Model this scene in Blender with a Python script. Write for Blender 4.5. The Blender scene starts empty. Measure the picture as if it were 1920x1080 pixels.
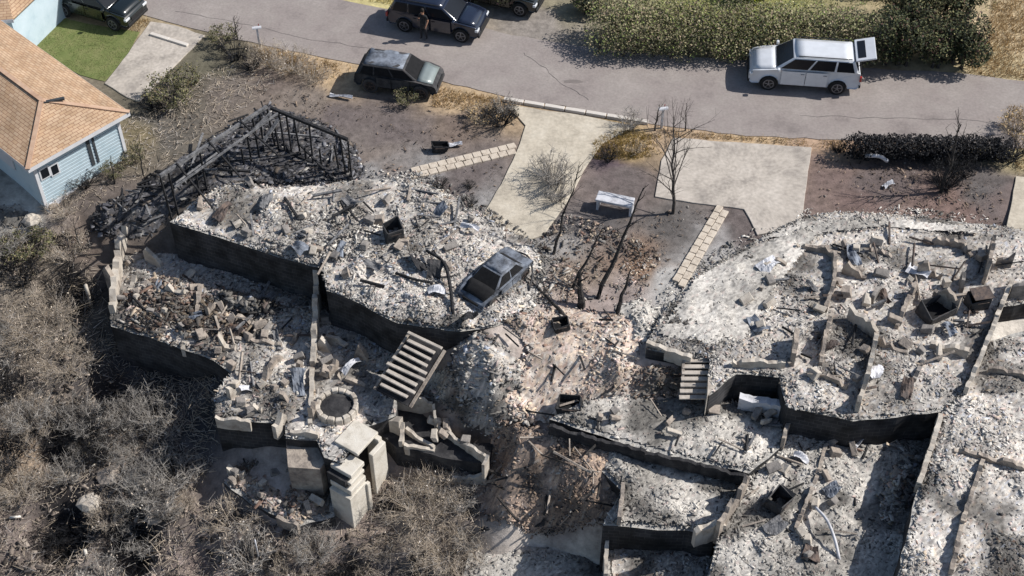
import bpy, math, random
import numpy as np
from mathutils import Vector, Matrix

random.seed(7)
RNG = np.random.default_rng(11)
R = math.radians
scene = bpy.context.scene
COL = scene.collection

# ------------------------------------------------------------------ camera
PITCH, CAMZ, FPX = 46.0, 41.0, 2637.0
cam_d = bpy.data.cameras.new('camera')
cam = bpy.data.objects.new('camera', cam_d)
COL.objects.link(cam)
cam.location = (0, 0, CAMZ)
cam.rotation_euler = (R(90 - PITCH), 0, 0)
cam_d.sensor_width = 36
cam_d.lens = 36 * FPX / 1920
cam_d.clip_start = 0.5
cam_d.clip_end = 2000
scene.camera = cam

# ------------------------------------------------------------------ sky, sun, exposure
SUN_AZ, SUN_EL = 9.0, 42.0          # azimuth of the sun, degrees from +X towards +Y
world = bpy.data.worlds.new('World')
scene.world = world
world.use_nodes = True
wn = world.node_tree
bg = wn.nodes['Background']
sky = wn.nodes.new('ShaderNodeTexSky')
sky.sky_type = 'NISHITA'
sky.sun_disc = False
sky.sun_elevation = R(SUN_EL)
sky.sun_rotation = R(90 - SUN_AZ)
wn.links.new(sky.outputs['Color'], bg.inputs['Color'])
bg.inputs['Strength'].default_value = 0.085
sun_d = bpy.data.lights.new('sun', 'SUN')
sun_d.energy = 4.6
sun_d.angle = R(0.53)
sun_d.color = (1.0, 0.965, 0.92)
sun = bpy.data.objects.new('sun', sun_d)
COL.objects.link(sun)
sv = Vector((math.cos(R(SUN_AZ)) * math.cos(R(SUN_EL)), math.sin(R(SUN_AZ)) * math.cos(R(SUN_EL)), math.sin(R(SUN_EL))))
sun.rotation_euler = sv.to_track_quat('Z', 'Y').to_euler()
sun.location = (40, 60, 60)
scene.view_settings.view_transform = 'Standard'
scene.view_settings.look = 'None'
scene.view_settings.exposure = 0.25
scene.view_settings.gamma = 1
scene.view_settings.use_curve_mapping = False

# ------------------------------------------------------------------ helpers: places
SP, CP = math.sin(R(PITCH)), math.cos(R(PITCH))


def P(px, py, z=0.0):
    """Point of the world at height z that stands at this place of the survey photo (1920 x 1080)."""
    a, b = (px - 960) / FPX, -(py - 540) / FPX
    d = (a, CP + b * SP, -SP + b * CP)
    t = (z - CAMZ) / d[2]
    return Vector((d[0] * t, d[1] * t, z))


def vnoise(x, y, s, seed=0):
    x = np.asarray(x, float) / s
    y = np.asarray(y, float) / s
    xi, yi = np.floor(x), np.floor(y)
    fx, fy = x - xi, y - yi
    fx, fy = fx * fx * (3 - 2 * fx), fy * fy * (3 - 2 * fy)

    def h(a, b):
        v = np.sin(a * 127.1 + b * 311.7 + seed * 74.7) * 43758.5453
        return v - np.floor(v)
    return (h(xi, yi) * (1 - fx) + h(xi + 1, yi) * fx) * (1 - fy) + (h(xi, yi + 1) * (1 - fx) + h(xi + 1, yi + 1) * fx) * fy


# terrain: surveyed spot heights
SPOT = [(-300, 0, 0), (0, 0, 0), (480, 0, 0), (960, 0, 0), (1440, 0, 0), (1920, 0, 0), (2300, 0, 0), (-300, 250, 0), (0, 200, 0), (300, 150, 0), (500, 150, 0),
        (700, 250, 0), (960, 250, 0), (1200, 280, 0), (1500, 300, 0), (1900, 300, 0), (2300, 300, 0), (250, 320, -.2), (100, 400, -.5),
        (0, 440, -.9), (-300, 480, -1.2), (1000, 450, 0), (1150, 500, -.1), (1350, 430, 0), (1500, 420, 0), (1700, 420, 0),
        (600, 380, -.4), (800, 420, -.2), (400, 380, -.4), (340, 500, -2.8), (480, 540, -2.8), (640, 600, -2.8), (740, 660, -2.9),
        (180, 480, -1.7), (100, 600, -2.8), (0, 600, -2.6), (-300, 640, -2.8), (250, 720, -4.9), (0, 800, -4.5), (-300, 850, -4.8), (150, 900, -5.2),
        (330, 850, -5.1), (0, 1080, -6.4), (300, 1080, -6.4), (-300, 1200, -7.5), (500, 960, -4.8), (600, 1060, -5.7),
        (800, 930, -4.6), (850, 1080, -5.8), (880, 860, -3.8), (830, 760, -2.8), (760, 740, -3.2), (450, 700, -2.9), (600, 780, -3.2), (900, 655, -.25), (1000, 600, -.05), (870, 690, -.7), (840, 700, -1.2), (930, 730, -1.0), (960, 660, -.4), (1050, 620, -.4), (1100, 700, -1.1),
        (980, 760, -1.9), (1060, 790, -1.9), (960, 880, -2.9), (1060, 900, -2.5), (1110, 960, -2.7), (960, 960, -3.6), (960, 985, -3.9), (1090, 978, -3.8), (1000, 1045, -5.8), (1100, 1075, -5.9),
        (1200, 700, -.85), (1250, 715, -.85), (1250, 760, -1.5), (1250, 850, -3.0), (1450, 850, -3.0), (1600, 850, -3.1), (1560, 700, -1.5), (1700, 650, -1.0),
        (1850, 600, -.8), (1850, 900, -1.8), (1500, 1050, -3.6), (1900, 1080, -2.5), (1250, 1070, -4.6), (2300, 800, -1.6),
        (2300, 1150, -3), (900, 1250, -7), (1500, 1250, -5.5)]
_pts = np.array([P(*s) for s in SPOT])
_X = _pts[:, :2] / 10.0


def _tps(r2):
    return np.where(r2 > 1e-12, r2 * np.log(np.maximum(r2, 1e-12)), 0.0)


_n = len(_X)
_K = _tps(((_X[:, None] - _X[None]) ** 2).sum(-1)) + 0.02 * np.eye(_n)
_A = np.zeros((_n + 3, _n + 3))
_A[:_n, :_n] = _K
_A[:_n, _n] = 1
_A[:_n, _n + 1:] = _X
_A[_n:, :_n] = _A[:_n, _n:].T
_w = np.linalg.solve(_A, np.r_[_pts[:, 2], 0, 0, 0])


HOLLOW = [(*P(a, b, c)[:2], r_, d_) for a, b, c, r_, d_ in ((115, 840, -4.6, .95, 1.1), (105, 985, -5.6, 1.25, 1.5), (235, 1020, -5.9, 1.1, 1.4), (120, 545, -2.3, .9, .8), (60, 900, -5, .6, .5), (380, 1040, -5.8, .7, .8), (925, 850, -3.0, .75, 1.0), (900, 930, -4.0, .8, .9), (640, 1075, -5.9, .8, .8), (190, 720, -4.2, .9, .8))]


def Hs(x, y, rough=True):
    x = np.atleast_1d(np.asarray(x, float))
    y = np.atleast_1d(np.asarray(y, float))
    cx, cy = np.clip(x, -27, 27), np.clip(y, 23, 62)
    q = np.stack([cx, cy], -1) / 10.0
    out = np.empty(len(q))
    for i in range(0, len(q), 20000):
        s = q[i:i + 20000]
        out[i:i + 20000] = _tps(((s[:, None] - _X[None]) ** 2).sum(-1)) @ _w[:_n] + _w[_n] + s @ _w[_n + 1:]
    m = np.clip((47.0 - cy) / 4.0, 0, 1)                # the street and the front yards are level
    m = m * m * (3 - 2 * m)
    z = np.minimum(out, 0.0) * m
    for hx, hy, hr, hd in HOLLOW:
        z = z - hd * np.exp(-(((x - hx) ** 2 + (y - hy) ** 2) / hr ** 2) ** 2)
    if rough:
        k = np.clip(-z / 0.8, 0, 1)
        z = z + k * ((vnoise(x, y, 1.7, 3) - .5) * .5 + (vnoise(x, y, .7, 5) - .5) * .28)
    return z - 0.03


def H(x, y):
    return float(Hs(x, y)[0])


def G(px, py):
    """where the sight line through this place of the photo meets the terrain"""
    z = -1.0
    for _ in range(30):
        p = P(px, py, z)
        z += (H(p.x, p.y) - z) * .6
    p = P(px, py, z)
    return Vector((p.x, p.y, H(p.x, p.y)))


# ------------------------------------------------------------------ helpers: colours and materials
def lin(c):
    c /= 255.0
    return c / 12.92 if c <= .04045 else ((c + .055) / 1.055) ** 2.4


def C(r, g, b, k=1.3):
    return (lin(r) / k, lin(g) / k, lin(b) / k)


MATS = {}


def nodes_of(name):
    m = bpy.data.materials.new(name)
    m.use_nodes = True
    return m, m.node_tree.nodes, m.node_tree.links, m.node_tree.nodes['Principled BSDF']


def mat(name, cols, scale=6.0, rough=.9, bump=.3, metal=0.0, detail=6.0, spec=.3, stretch=(1, 1, 1), bscale=None):
    """procedural: noise through a ramp of colours, with a bump of the same grain"""
    if name in MATS:
        return MATS[name]
    m, N, L, b = nodes_of(name)
    tc = N.new('ShaderNodeTexCoord')
    mp = N.new('ShaderNodeMapping')
    mp.inputs['Scale'].default_value = stretch
    L.new(tc.outputs['Object'], mp.inputs['Vector'])
    nz = N.new('ShaderNodeTexNoise')
    nz.inputs['Scale'].default_value = scale
    nz.inputs['Detail'].default_value = detail
    nz.inputs['Roughness'].default_value = .68
    L.new(mp.outputs['Vector'], nz.inputs['Vector'])
    rp = N.new('ShaderNodeValToRGB')
    e = rp.color_ramp.elements
    n = len(cols)
    while len(e) < n:
        e.new(.5)
    for i, c in enumerate(cols):
        e[i].position = .30 + .40 * i / max(1, n - 1)
        e[i].color = (*c, 1)
    L.new(nz.outputs['Fac'], rp.inputs['Fac'])
    L.new(rp.outputs['Color'], b.inputs['Base Color'])
    b.inputs['Roughness'].default_value = rough
    b.inputs['Metallic'].default_value = metal
    b.inputs['Specular IOR Level'].default_value = spec
    if bump:
        n2 = N.new('ShaderNodeTexNoise')
        n2.inputs['Scale'].default_value = bscale or scale * 3
        n2.inputs['Detail'].default_value = 4
        L.new(mp.outputs['Vector'], n2.inputs['Vector'])
        bp = N.new('ShaderNodeBump')
        bp.inputs['Strength'].default_value = bump
        bp.inputs['Distance'].default_value = .05
        L.new(n2.outputs['Fac'], bp.inputs['Height'])
        L.new(bp.outputs['Normal'], b.inputs['Normal'])
    MATS[name] = m
    return m


def add_grain(m, scale, lo, hi):
    N, L = m.node_tree.nodes, m.node_tree.links
    b = N['Principled BSDF']
    src = b.inputs['Base Color'].links[0].from_socket
    tc = N.new('ShaderNodeTexCoord')
    nz = N.new('ShaderNodeTexNoise')
    nz.inputs['Scale'].default_value = scale
    nz.inputs['Detail'].default_value = 3
    L.new(tc.outputs['Object'], nz.inputs['Vector'])
    mr = N.new('ShaderNodeMapRange')
    mr.inputs['From Min'].default_value = .3
    mr.inputs['From Max'].default_value = .7
    mr.inputs['To Min'].default_value = lo
    mr.inputs['To Max'].default_value = hi
    L.new(nz.outputs['Fac'], mr.inputs['Value'])
    mx = N.new('ShaderNodeVectorMath')
    mx.operation = 'SCALE'
    L.new(src, mx.inputs[0])
    L.new(mr.outputs['Result'], mx.inputs['Scale'])
    L.new(mx.outputs['Vector'], b.inputs['Base Color'])


def mat_attr(name, rough=.95, scale=9.0, lo=.6, hi=1.35, bump=.4, trans=0.0):
    """per-piece colour from the mesh, broken up by a grain"""
    if name in MATS:
        return MATS[name]
    m, N, L, b = nodes_of(name)
    at = N.new('ShaderNodeAttribute')
    at.attribute_name = 'Col'
    tc = N.new('ShaderNodeTexCoord')
    nz = N.new('ShaderNodeTexNoise')
    nz.inputs['Scale'].default_value = scale
    nz.inputs['Detail'].default_value = 8
    nz.inputs['Roughness'].default_value = .75
    L.new(tc.outputs['Object'], nz.inputs['Vector'])
    mr = N.new('ShaderNodeMapRange')
    mr.inputs['From Min'].default_value = .3
    mr.inputs['From Max'].default_value = .7
    mr.inputs['To Min'].default_value = lo
    mr.inputs['To Max'].default_value = hi
    L.new(nz.outputs['Fac'], mr.inputs['Value'])
    mx = N.new('ShaderNodeVectorMath')
    mx.operation = 'SCALE'
    L.new(at.outputs['Color'], mx.inputs[0])
    L.new(mr.outputs['Result'], mx.inputs['Scale'])
    L.new(mx.outputs['Vector'], b.inputs['Base Color'])
    b.inputs['Roughness'].default_value = rough
    b.inputs['Specular IOR Level'].default_value = .2
    if bump:
        bp = N.new('ShaderNodeBump')
        bp.inputs['Strength'].default_value = bump
        bp.inputs['Distance'].default_value = .06
        L.new(nz.outputs['Fac'], bp.inputs['Height'])
        L.new(bp.outputs['Normal'], b.inputs['Normal'])
    MATS[name] = m
    return m


def paint(name, col, rough=.25, coat=.6, metal=0.0):
    if name in MATS:
        return MATS[name]
    m, N, L, b = nodes_of(name)
    tc = N.new('ShaderNodeTexCoord')
    nz = N.new('ShaderNodeTexNoise')
    nz.inputs['Scale'].default_value = 3
    nz.inputs['Detail'].default_value = 6
    L.new(tc.outputs['Object'], nz.inputs['Vector'])
    rp = N.new('ShaderNodeValToRGB')
    rp.color_ramp.elements[0].position = .3
    rp.color_ramp.elements[1].position = .75
    rp.color_ramp.elements[0].color = (*[c * .86 for c in col], 1)
    rp.color_ramp.elements[1].color = (*col, 1)
    L.new(nz.outputs['Fac'], rp.inputs['Fac'])
    L.new(rp.outputs['Color'], b.inputs['Base Color'])
    b.inputs['Roughness'].default_value = rough
    b.inputs['Metallic'].default_value = metal
    b.inputs['Coat Weight'].default_value = coat
    b.inputs['Coat Roughness'].default_value = .12
    MATS[name] = m
    return m


# ------------------------------------------------------------------ helpers: objects
ORG = {}


def tag(o, label=None, cat=None, group=None, kind=None):
    if label:
        o['label'] = label
    if cat:
        o['category'] = cat
    if group:
        o['group'] = group
    if kind:
        o['kind'] = kind
    return o


def thing(name, loc, label, cat, group=None, rz=0.0):
    o = bpy.data.objects.new(name, None)
    o.empty_display_size = .3
    COL.objects.link(o)
    o.location = loc
    o.rotation_euler.z = rz
    ORG[o.name] = Vector(loc)
    return tag(o, label, cat, group)


def link_mesh(name, me, parent=None, loc=None):
    o = bpy.data.objects.new(name, me)
    COL.objects.link(o)
    if parent is not None:
        o.parent = parent
    if loc is not None:
        o.location = loc
    return o


def copy_tree(o, parent=None):
    c = o.copy()
    COL.objects.link(c)
    c.parent = parent
    for ch in o.children:
        copy_tree(ch, c)
    return c


class MB:
    """collects boxes, beams, prisms and tubes; build() links them as one mesh object"""

    def __init__(s):
        s.v, s.f, s.m = [], [], []
        s.cur = 0

    def add(s, verts, faces):
        n = len(s.v)
        s.v += [tuple(v) for v in verts]
        s.f += [tuple(i + n for i in f) for f in faces]
        s.m += [s.cur] * len(faces)
        return s

    def hexa(s, c):
        """8 corners: bottom 4 counter-clockwise, top 4"""
        return s.add(c, [(3, 2, 1, 0), (4, 5, 6, 7), (0, 1, 5, 4), (1, 2, 6, 5), (2, 3, 7, 6), (3, 0, 4, 7)])

    def box(s, c, d, rz=0.0, M=None):
        x, y, z = d[0] / 2, d[1] / 2, d[2] / 2
        q = [Vector(p) for p in ((-x, -y, -z), (x, -y, -z), (x, y, -z), (-x, y, -z), (-x, -y, z), (x, -y, z), (x, y, z), (-x, y, z))]
        T = (M or Matrix.Rotation(rz, 3, 'Z'))
        return s.hexa([T @ p + Vector(c) for p in q])

    def beam(s, a, b, w, h, roll=0.0):
        a, b = Vector(a), Vector(b)
        d = (b - a).normalized()
        up = Vector((0, 0, 1)) if abs(d.z) < .95 else Vector((0, 1, 0))
        sd = d.cross(up).normalized()
        up = sd.cross(d)
        if roll:
            q = Matrix.Rotation(roll, 3, d)
            sd, up = q @ sd, q @ up
        x, y = sd * w / 2, up * h / 2
        return s.hexa([a - x - y, a + x - y, b + x - y, b - x - y, a - x + y, a + x + y, b + x + y, b - x + y])

    def prism(s, poly, z0, z1):
        n = len(poly)
        area = sum(poly[i][0] * poly[(i + 1) % n][1] - poly[(i + 1) % n][0] * poly[i][1] for i in range(n))
        if area < 0:
            poly = poly[::-1]
        v = [(p[0], p[1], z0) for p in poly] + [(p[0], p[1], z1) for p in poly]
        f = [tuple(range(n - 1, -1, -1)), tuple(range(n, 2 * n))]
        f += [(i, (i + 1) % n, (i + 1) % n + n, i + n) for i in range(n)]
        return s.add(v, f)

    def slab(s, poly, z0, z1):
        k = len(s.f)
        s.prism(poly, z0, z1)
        for i in range(k, len(s.f)):
            s.m[i] = 1
        s.m[k + 1] = 0
        return s

    def tube(s, pts, radii, n=6, cap=True):
        pts = [Vector(p) for p in pts]
        rings = []
        for i, p in enumerate(pts):
            d = (pts[min(i + 1, len(pts) - 1)] - pts[max(i - 1, 0)]).normalized()
            up = Vector((0, 0, 1)) if abs(d.z) < .9 else Vector((1, 0, 0))
            a = d.cross(up).normalized()
            b = a.cross(d)
            rings.append([p + (a * math.cos(2 * math.pi * k / n) + b * math.sin(2 * math.pi * k / n)) * radii[i] for k in range(n)])
        v = [q for r in rings for q in r]
        f = []
        for i in range(len(pts) - 1):
            for k in range(n):
                f.append((i * n + k, i * n + (k + 1) % n, (i + 1) * n + (k + 1) % n, (i + 1) * n + k))
        if cap:
            f.append(tuple(range(n - 1, -1, -1)))
            f.append(tuple((len(pts) - 1) * n + k for k in range(n)))
        return s.add(v, f)

    def lathe(s, prof, c=(0, 0, 0), axis='Z', n=20, closed=False):
        """prof: (radius, height) pairs"""
        v, f = [], []
        for r, h in prof:
            for k in range(n):
                a = 2 * math.pi * k / n
                p = (r * math.cos(a), r * math.sin(a), h)
                if axis == 'Y':
                    p = (p[0], p[2], -p[1])
                v.append((p[0] + c[0], p[1] + c[1], p[2] + c[2]))
        m = len(prof)
        for i in range(m if closed else m - 1):
            j = (i + 1) % m
            for k in range(n):
                f.append((i * n + k, i * n + (k + 1) % n, j * n + (k + 1) % n, j * n + k))
        if not closed:
            f.append(tuple(range(n - 1, -1, -1)))
            f.append(tuple((m - 1) * n + k for k in range(n)))
        return s.add(v, f)

    def build(s, name, material, parent=None, local=False, smooth=False, bevel=0.0, segs=2, mats=None):
        """local: the numbers are already in the parent's own space; otherwise they are places in the world"""
        V = np.array(s.v, float)
        if parent is None:
            o = Vector(((V[:, 0].min() + V[:, 0].max()) / 2, (V[:, 1].min() + V[:, 1].max()) / 2, V[:, 2].min()))
            V -= np.array(o)
        elif not local:
            V -= np.array(ORG[parent.name])
        me = bpy.data.meshes.new(name)
        me.from_pydata([tuple(p) for p in V], [], s.f)
        for mm in (mats or [material]):
            me.materials.append(mm)
        if mats:
            me.polygons.foreach_set('material_index', s.m)
        if smooth:
            me.polygons.foreach_set('use_smooth', [True] * len(me.polygons))
        me.update()
        ob = link_mesh(name, me, parent, o if parent is None else None)
        if parent is None:
            ORG[ob.name] = o
        elif not local:
            ORG[ob.name] = ORG[parent.name]
        if bevel:
            b = ob.modifiers.new('edge', 'BEVEL')
            b.width = bevel
            b.segments = segs
            b.limit_method = 'ANGLE'
            b.angle_limit = R(35)
        return ob


def np_mesh(name, V, F, cols, material, parent=None, shift=True):
    """V (n,3), F (m,k) constant-size faces, cols (n,3) point colours"""
    V = np.asarray(V, np.float32)
    F = np.asarray(F, np.int32)
    loc = None
    if parent is None and shift:
        loc = Vector((float(V[:, 0].mean()), float(V[:, 1].mean()), float(V[:, 2].min())))
        V = V - np.array(loc, np.float32)
    elif parent is not None and shift:
        V = V - np.array(ORG[parent.name], np.float32)
    me = bpy.data.meshes.new(name)
    me.vertices.add(len(V))
    me.vertices.foreach_set('co', V.ravel())
    k = F.shape[1]
    me.loops.add(F.size)
    me.loops.foreach_set('vertex_index', F.ravel())
    me.polygons.add(len(F))
    me.polygons.foreach_set('loop_start', np.arange(0, F.size, k, dtype=np.int32))
    me.update(calc_edges=True)
    if cols is not None:
        a = me.color_attributes.new('Col', 'FLOAT_COLOR', 'POINT')
        a.data.foreach_set('color', np.c_[cols, np.ones(len(V))].astype(np.float32).ravel())
    me.materials.append(material)
    o = link_mesh(name, me, parent, loc)
    ORG[o.name] = loc if loc is not None else (ORG[parent.name] if parent is not None else Vector())
    return o


_BOX = np.array([(-1, -1, -1), (1, -1, -1), (1, 1, -1), (-1, 1, -1), (-1, -1, 1), (1, -1, 1), (1, 1, 1), (-1, 1, 1)], float) * .5
_BF = np.array([(3, 2, 1, 0), (4, 5, 6, 7), (0, 1, 5, 4), (1, 2, 6, 5), (2, 3, 7, 6), (3, 0, 4, 7)])


def chips(pos, dims, cols, tilt=25, seed=0):
    """loose broken pieces: arrays of boxes with uneven corners"""
    r = np.random.default_rng(seed)
    n = len(pos)
    yaw = r.uniform(0, 2 * math.pi, n)
    ta, tb = np.radians(r.normal(0, tilt, n)), np.radians(r.normal(0, tilt, n))
    v = _BOX[None] * dims[:, None] * r.uniform(.7, 1.15, (n, 8, 3))
    c, s = np.cos(ta)[:, None], np.sin(ta)[:, None]
    y, z = v[..., 1] * c - v[..., 2] * s, v[..., 1] * s + v[..., 2] * c
    x = v[..., 0]
    c, s = np.cos(tb)[:, None], np.sin(tb)[:, None]
    x, z = x * c + z * s, -x * s + z * c
    c, s = np.cos(yaw)[:, None], np.sin(yaw)[:, None]
    x, y = x * c - y * s, x * s + y * c
    V = np.stack([x, y, z], -1) + pos[:, None]
    F = _BF[None] + (np.arange(n) * 8)[:, None, None]
    return V.reshape(-1, 3), F.reshape(-1, 4), np.repeat(cols, 8, 0)


def sticks(a, b, w0, w1, cols):
    """three-sided twigs from a to b"""
    n = len(a)
    d = b - a
    d = d / np.maximum(np.linalg.norm(d, axis=1, keepdims=True), 1e-6)
    up = np.where(np.abs(d[:, 2:3]) < .9, np.array([[0, 0, 1.]]), np.array([[1., 0, 0]]))
    s = np.cross(d, up)
    s /= np.linalg.norm(s, axis=1, keepdims=True)
    t = np.cross(s, d)
    V = np.empty((n, 6, 3))
    for k in range(3):
        an = 2 * math.pi * k / 3
        o = s * math.cos(an) + t * math.sin(an)
        V[:, k] = a + o * np.reshape(w0, (-1, 1))
        V[:, k + 3] = b + o * np.reshape(w1, (-1, 1))
    F = np.array([(0, 1, 4, 3), (1, 2, 5, 4), (2, 0, 3, 5)])[None] + (np.arange(n) * 6)[:, None, None]
    return V.reshape(-1, 3), F.reshape(-1, 4), np.repeat(cols, 6, 0)


def leaves(pos, size, cols, seed=0, flat=.6):
    """bent leaf-sized quads turned every way"""
    r = np.random.default_rng(seed)
    n = len(pos)
    nr = r.normal(0, 1, (n, 3))
    nr[:, 2] = np.abs(nr[:, 2]) + flat
    nr /= np.linalg.norm(nr, axis=1, keepdims=True)
    a = np.cross(nr, r.normal(0, 1, (n, 3)))
    a /= np.linalg.norm(a, axis=1, keepdims=True)
    b = np.cross(nr, a)
    sz = np.reshape(size, (-1, 1))
    V = np.stack([pos - a * sz, pos - b * sz * .55, pos + a * sz, pos + b * sz * .55], 1)
    F = np.arange(n * 4).reshape(n, 4)
    return V.reshape(-1, 3), F, np.repeat(cols, 4, 0)


def cat_parts(*parts):
    V, F, K, o = [], [], [], 0
    for v, f, c in parts:
        V.append(v)
        F.append(f + o)
        K.append(c)
        o += len(v)
    return np.concatenate(V), np.concatenate(F), np.concatenate(K)


def pick(pal, n, r, jit=.18):
    """pal: (weight, colour) pairs"""
    w = np.array([p[0] for p in pal], float)
    c = np.array([p[1] for p in pal])
    k = r.choice(len(pal), n, p=w / w.sum())
    return c[k] * r.uniform(1 - jit, 1 + jit, (n, 1))


def inpoly(x, y, poly):
    x, y = np.asarray(x), np.asarray(y)
    c = np.zeros(x.shape, bool)
    n = len(poly)
    for i in range(n):
        x0, y0 = poly[i][0], poly[i][1]
        x1, y1 = poly[(i + 1) % n][0], poly[(i + 1) % n][1]
        if y0 == y1:
            continue
        t = ((y0 > y) != (y1 > y)) & (x < (x1 - x0) * (y - y0) / (y1 - y0) + x0)
        c ^= t
    return c


def parea(poly):
    n = len(poly)
    return abs(sum(poly[i][0] * poly[(i + 1) % n][1] - poly[(i + 1) % n][0] * poly[i][1] for i in range(n))) / 2


def scatter(poly, n, r):
    xs = [p[0] for p in poly]
    ys = [p[1] for p in poly]
    ox, oy = np.empty(0), np.empty(0)
    while len(ox) < n:
        x = r.uniform(min(xs), max(xs), n * 2)
        y = r.uniform(min(ys), max(ys), n * 2)
        k = inpoly(x, y, poly)
        ox, oy = np.r_[ox, x[k]], np.r_[oy, y[k]]
    return ox[:n], oy[:n]


def jag(poly, step=.45, amp=.07, seed=1):
    r = random.Random(seed)
    out = []
    n = len(poly)
    for i in range(n):
        a, b = Vector(poly[i][:2]), Vector(poly[(i + 1) % n][:2])
        k = max(1, int((b - a).length / step))
        nn = Vector((-(b - a).y, (b - a).x)).normalized()
        for j in range(k):
            q = a.lerp(b, j / k)
            if j:
                q += nn * r.uniform(-amp, amp)
            out.append((q.x, q.y))
    return out


def PX(pts, z):
    return [tuple(P(a, b, z))[:2] for a, b in pts]


def GX(pts):
    return [tuple(G(a, b))[:2] for a, b in pts]


# ------------------------------------------------------------------ colours of the place
ASHL, ASHM, ASHD = C(198, 193, 184), C(164, 159, 152), C(122, 118, 114)
TAN, PINK, RUST = C(190, 172, 150), C(188, 168, 160), C(126, 98, 84)
CHAR, CHARG, DIRT = (.012, .012, .014), (.035, .035, .038), C(128, 114, 106)
PAL_ASH = [(5, ASHL), (5.5, ASHM), (2.6, ASHD), (1.0, TAN), (.8, PINK), (.4, RUST), (1.5, CHARG), (.8, CHAR), (.8, C(160, 166, 178))]
PAL_PALE = [(6, ASHL), (4, C(212, 206, 196)), (3.4, ASHM), (1.6, ASHD), (1.2, CHARG), (.5, CHAR), (.6, PINK)]
PAL_TAN = [(3, TAN), (1.4, PINK), (3, ASHM), (2, C(150, 130, 116)), (1.5, RUST), (1, ASHL), (1.5, CHARG), (1, ASHD)]
PAL_BROWN = [(4, C(138, 120, 106)), (3, C(112, 98, 88)), (2, C(160, 140, 120)), (2, C(90, 80, 74)), (1.5, CHARG), (.7, CHAR), (.6, ASHM)]
PAL_CHAR = [(4, CHAR), (4, CHARG), (3, C(84, 84, 90)), (2.5, C(124, 124, 128)), (.8, ASHL), (1.5, C(104, 94, 84))]
PAL_BRUSH = [(4, C(212, 196, 174)), (3, C(190, 176, 160)), (2, C(222, 208, 190)), (2, C(156, 144, 132)), (1.5, C(208, 200, 192)), (.5, CHARG)]

m_conc = mat('pale concrete', [C(176, 166, 150), C(208, 197, 178), C(222, 212, 194)], 1.1, .92, .15, bscale=30)
m_conc2 = mat('weathered concrete', [C(158, 150, 142), C(198, 188, 176), C(214, 204, 192)], .9, .92, .2, bscale=25)
m_slab = mat('ash strewn slab', [C(96, 94, 92), C(160, 157, 152), C(206, 202, 194), C(176, 166, 152)], 5.5, .95, .6, detail=12)
m_wall = mat('sooty masonry', [C(118, 110, 104), C(172, 160, 148), C(204, 192, 176)], 2.4, .95, .5, bscale=14)
m_soot_shade = mat('soot and painted shade', [(.012, .012, .014), (.035, .034, .036), (.075, .072, .07)], 2.2, .95, .4, bscale=14)  # near black: soot plus shade painted into wall and floor colour
def course_mat():
    m, N, L, b = nodes_of('sooted shaded block courses')
    tc = N.new('ShaderNodeTexCoord')
    sx = N.new('ShaderNodeSeparateXYZ')
    L.new(tc.outputs['Object'], sx.inputs[0])
    ad = N.new('ShaderNodeMath')
    ad.operation = 'SUBTRACT'
    L.new(sx.outputs['X'], ad.inputs[0])
    L.new(sx.outputs['Y'], ad.inputs[1])
    cb_ = N.new('ShaderNodeCombineXYZ')
    L.new(ad.outputs[0], cb_.inputs['X'])
    L.new(sx.outputs['Z'], cb_.inputs['Y'])
    br = N.new('ShaderNodeTexBrick')
    br.inputs['Scale'].default_value = 1.0
    br.inputs['Brick Width'].default_value = .42
    br.inputs['Row Height'].default_value = .2
    br.inputs['Mortar Size'].default_value = .014
    br.inputs['Color1'].default_value = (.032, .031, .032, 1)
    br.inputs['Color2'].default_value = (.018, .018, .02, 1)
    br.inputs['Mortar'].default_value = (.05, .048, .047, 1)
    L.new(cb_.outputs[0], br.inputs['Vector'])
    nz = N.new('ShaderNodeTexNoise')
    nz.inputs['Scale'].default_value = 1.3
    nz.inputs['Detail'].default_value = 8
    L.new(tc.outputs['Object'], nz.inputs['Vector'])
    mr = N.new('ShaderNodeMapRange')
    mr.inputs['From Min'].default_value = .35
    mr.inputs['From Max'].default_value = .65
    mr.inputs['To Min'].default_value = .35
    mr.inputs['To Max'].default_value = 1.9
    L.new(nz.outputs['Fac'], mr.inputs['Value'])
    mx = N.new('ShaderNodeVectorMath')
    mx.operation = 'SCALE'
    L.new(br.outputs['Color'], mx.inputs[0])
    L.new(mr.outputs['Result'], mx.inputs['Scale'])
    L.new(mx.outputs['Vector'], b.inputs['Base Color'])
    b.inputs['Roughness'].default_value = .95
    return m


m_course = course_mat()  # slab sides: sooted blocks, darkened further with painted shade
m_cream = mat('cream stucco', [C(160, 148, 136), C(206, 196, 182), C(226, 218, 206)], 2.0, .9, .3, bscale=22)
m_block = mat('grey block', [C(110, 106, 104), C(150, 144, 138), C(176, 170, 162)], 3, .95, .4, bscale=18)
m_char = mat('charred timber', [(.008, .008, .009), (.02, .02, .022), (.055, .054, .056)], 9, .85, .6, stretch=(1, 1, 1))
m_chargrey = mat('grey ash timber', [(.03, .03, .032), C(120, 120, 122), C(158, 156, 154)], 5, .9, .5)
m_white = mat('sooted white metal', [C(170, 170, 172), C(222, 222, 226), C(232, 232, 236)], 2.5, .5, .1)
m_rust = mat('burned steel', [(.03, .028, .028), C(92, 82, 78), C(128, 110, 98)], 4, .7, .3, metal=.3)
m_piece = mat_attr('loose debris', .95, 14, .62, 1.3, .3)
m_veg = mat_attr('burned twigs', .95, 3, .75, 1.25, 0)
m_leaf = mat_attr('leaves', .7, 3, .75, 1.3, 0)
m_ground = mat_attr('burned soil', .97, 2.2, .55, 1.4, .8)
m_bark = mat('burned bark', [(.01, .01, .011), (.03, .028, .027), C(98, 90, 84)], 6, .95, .6)
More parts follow.
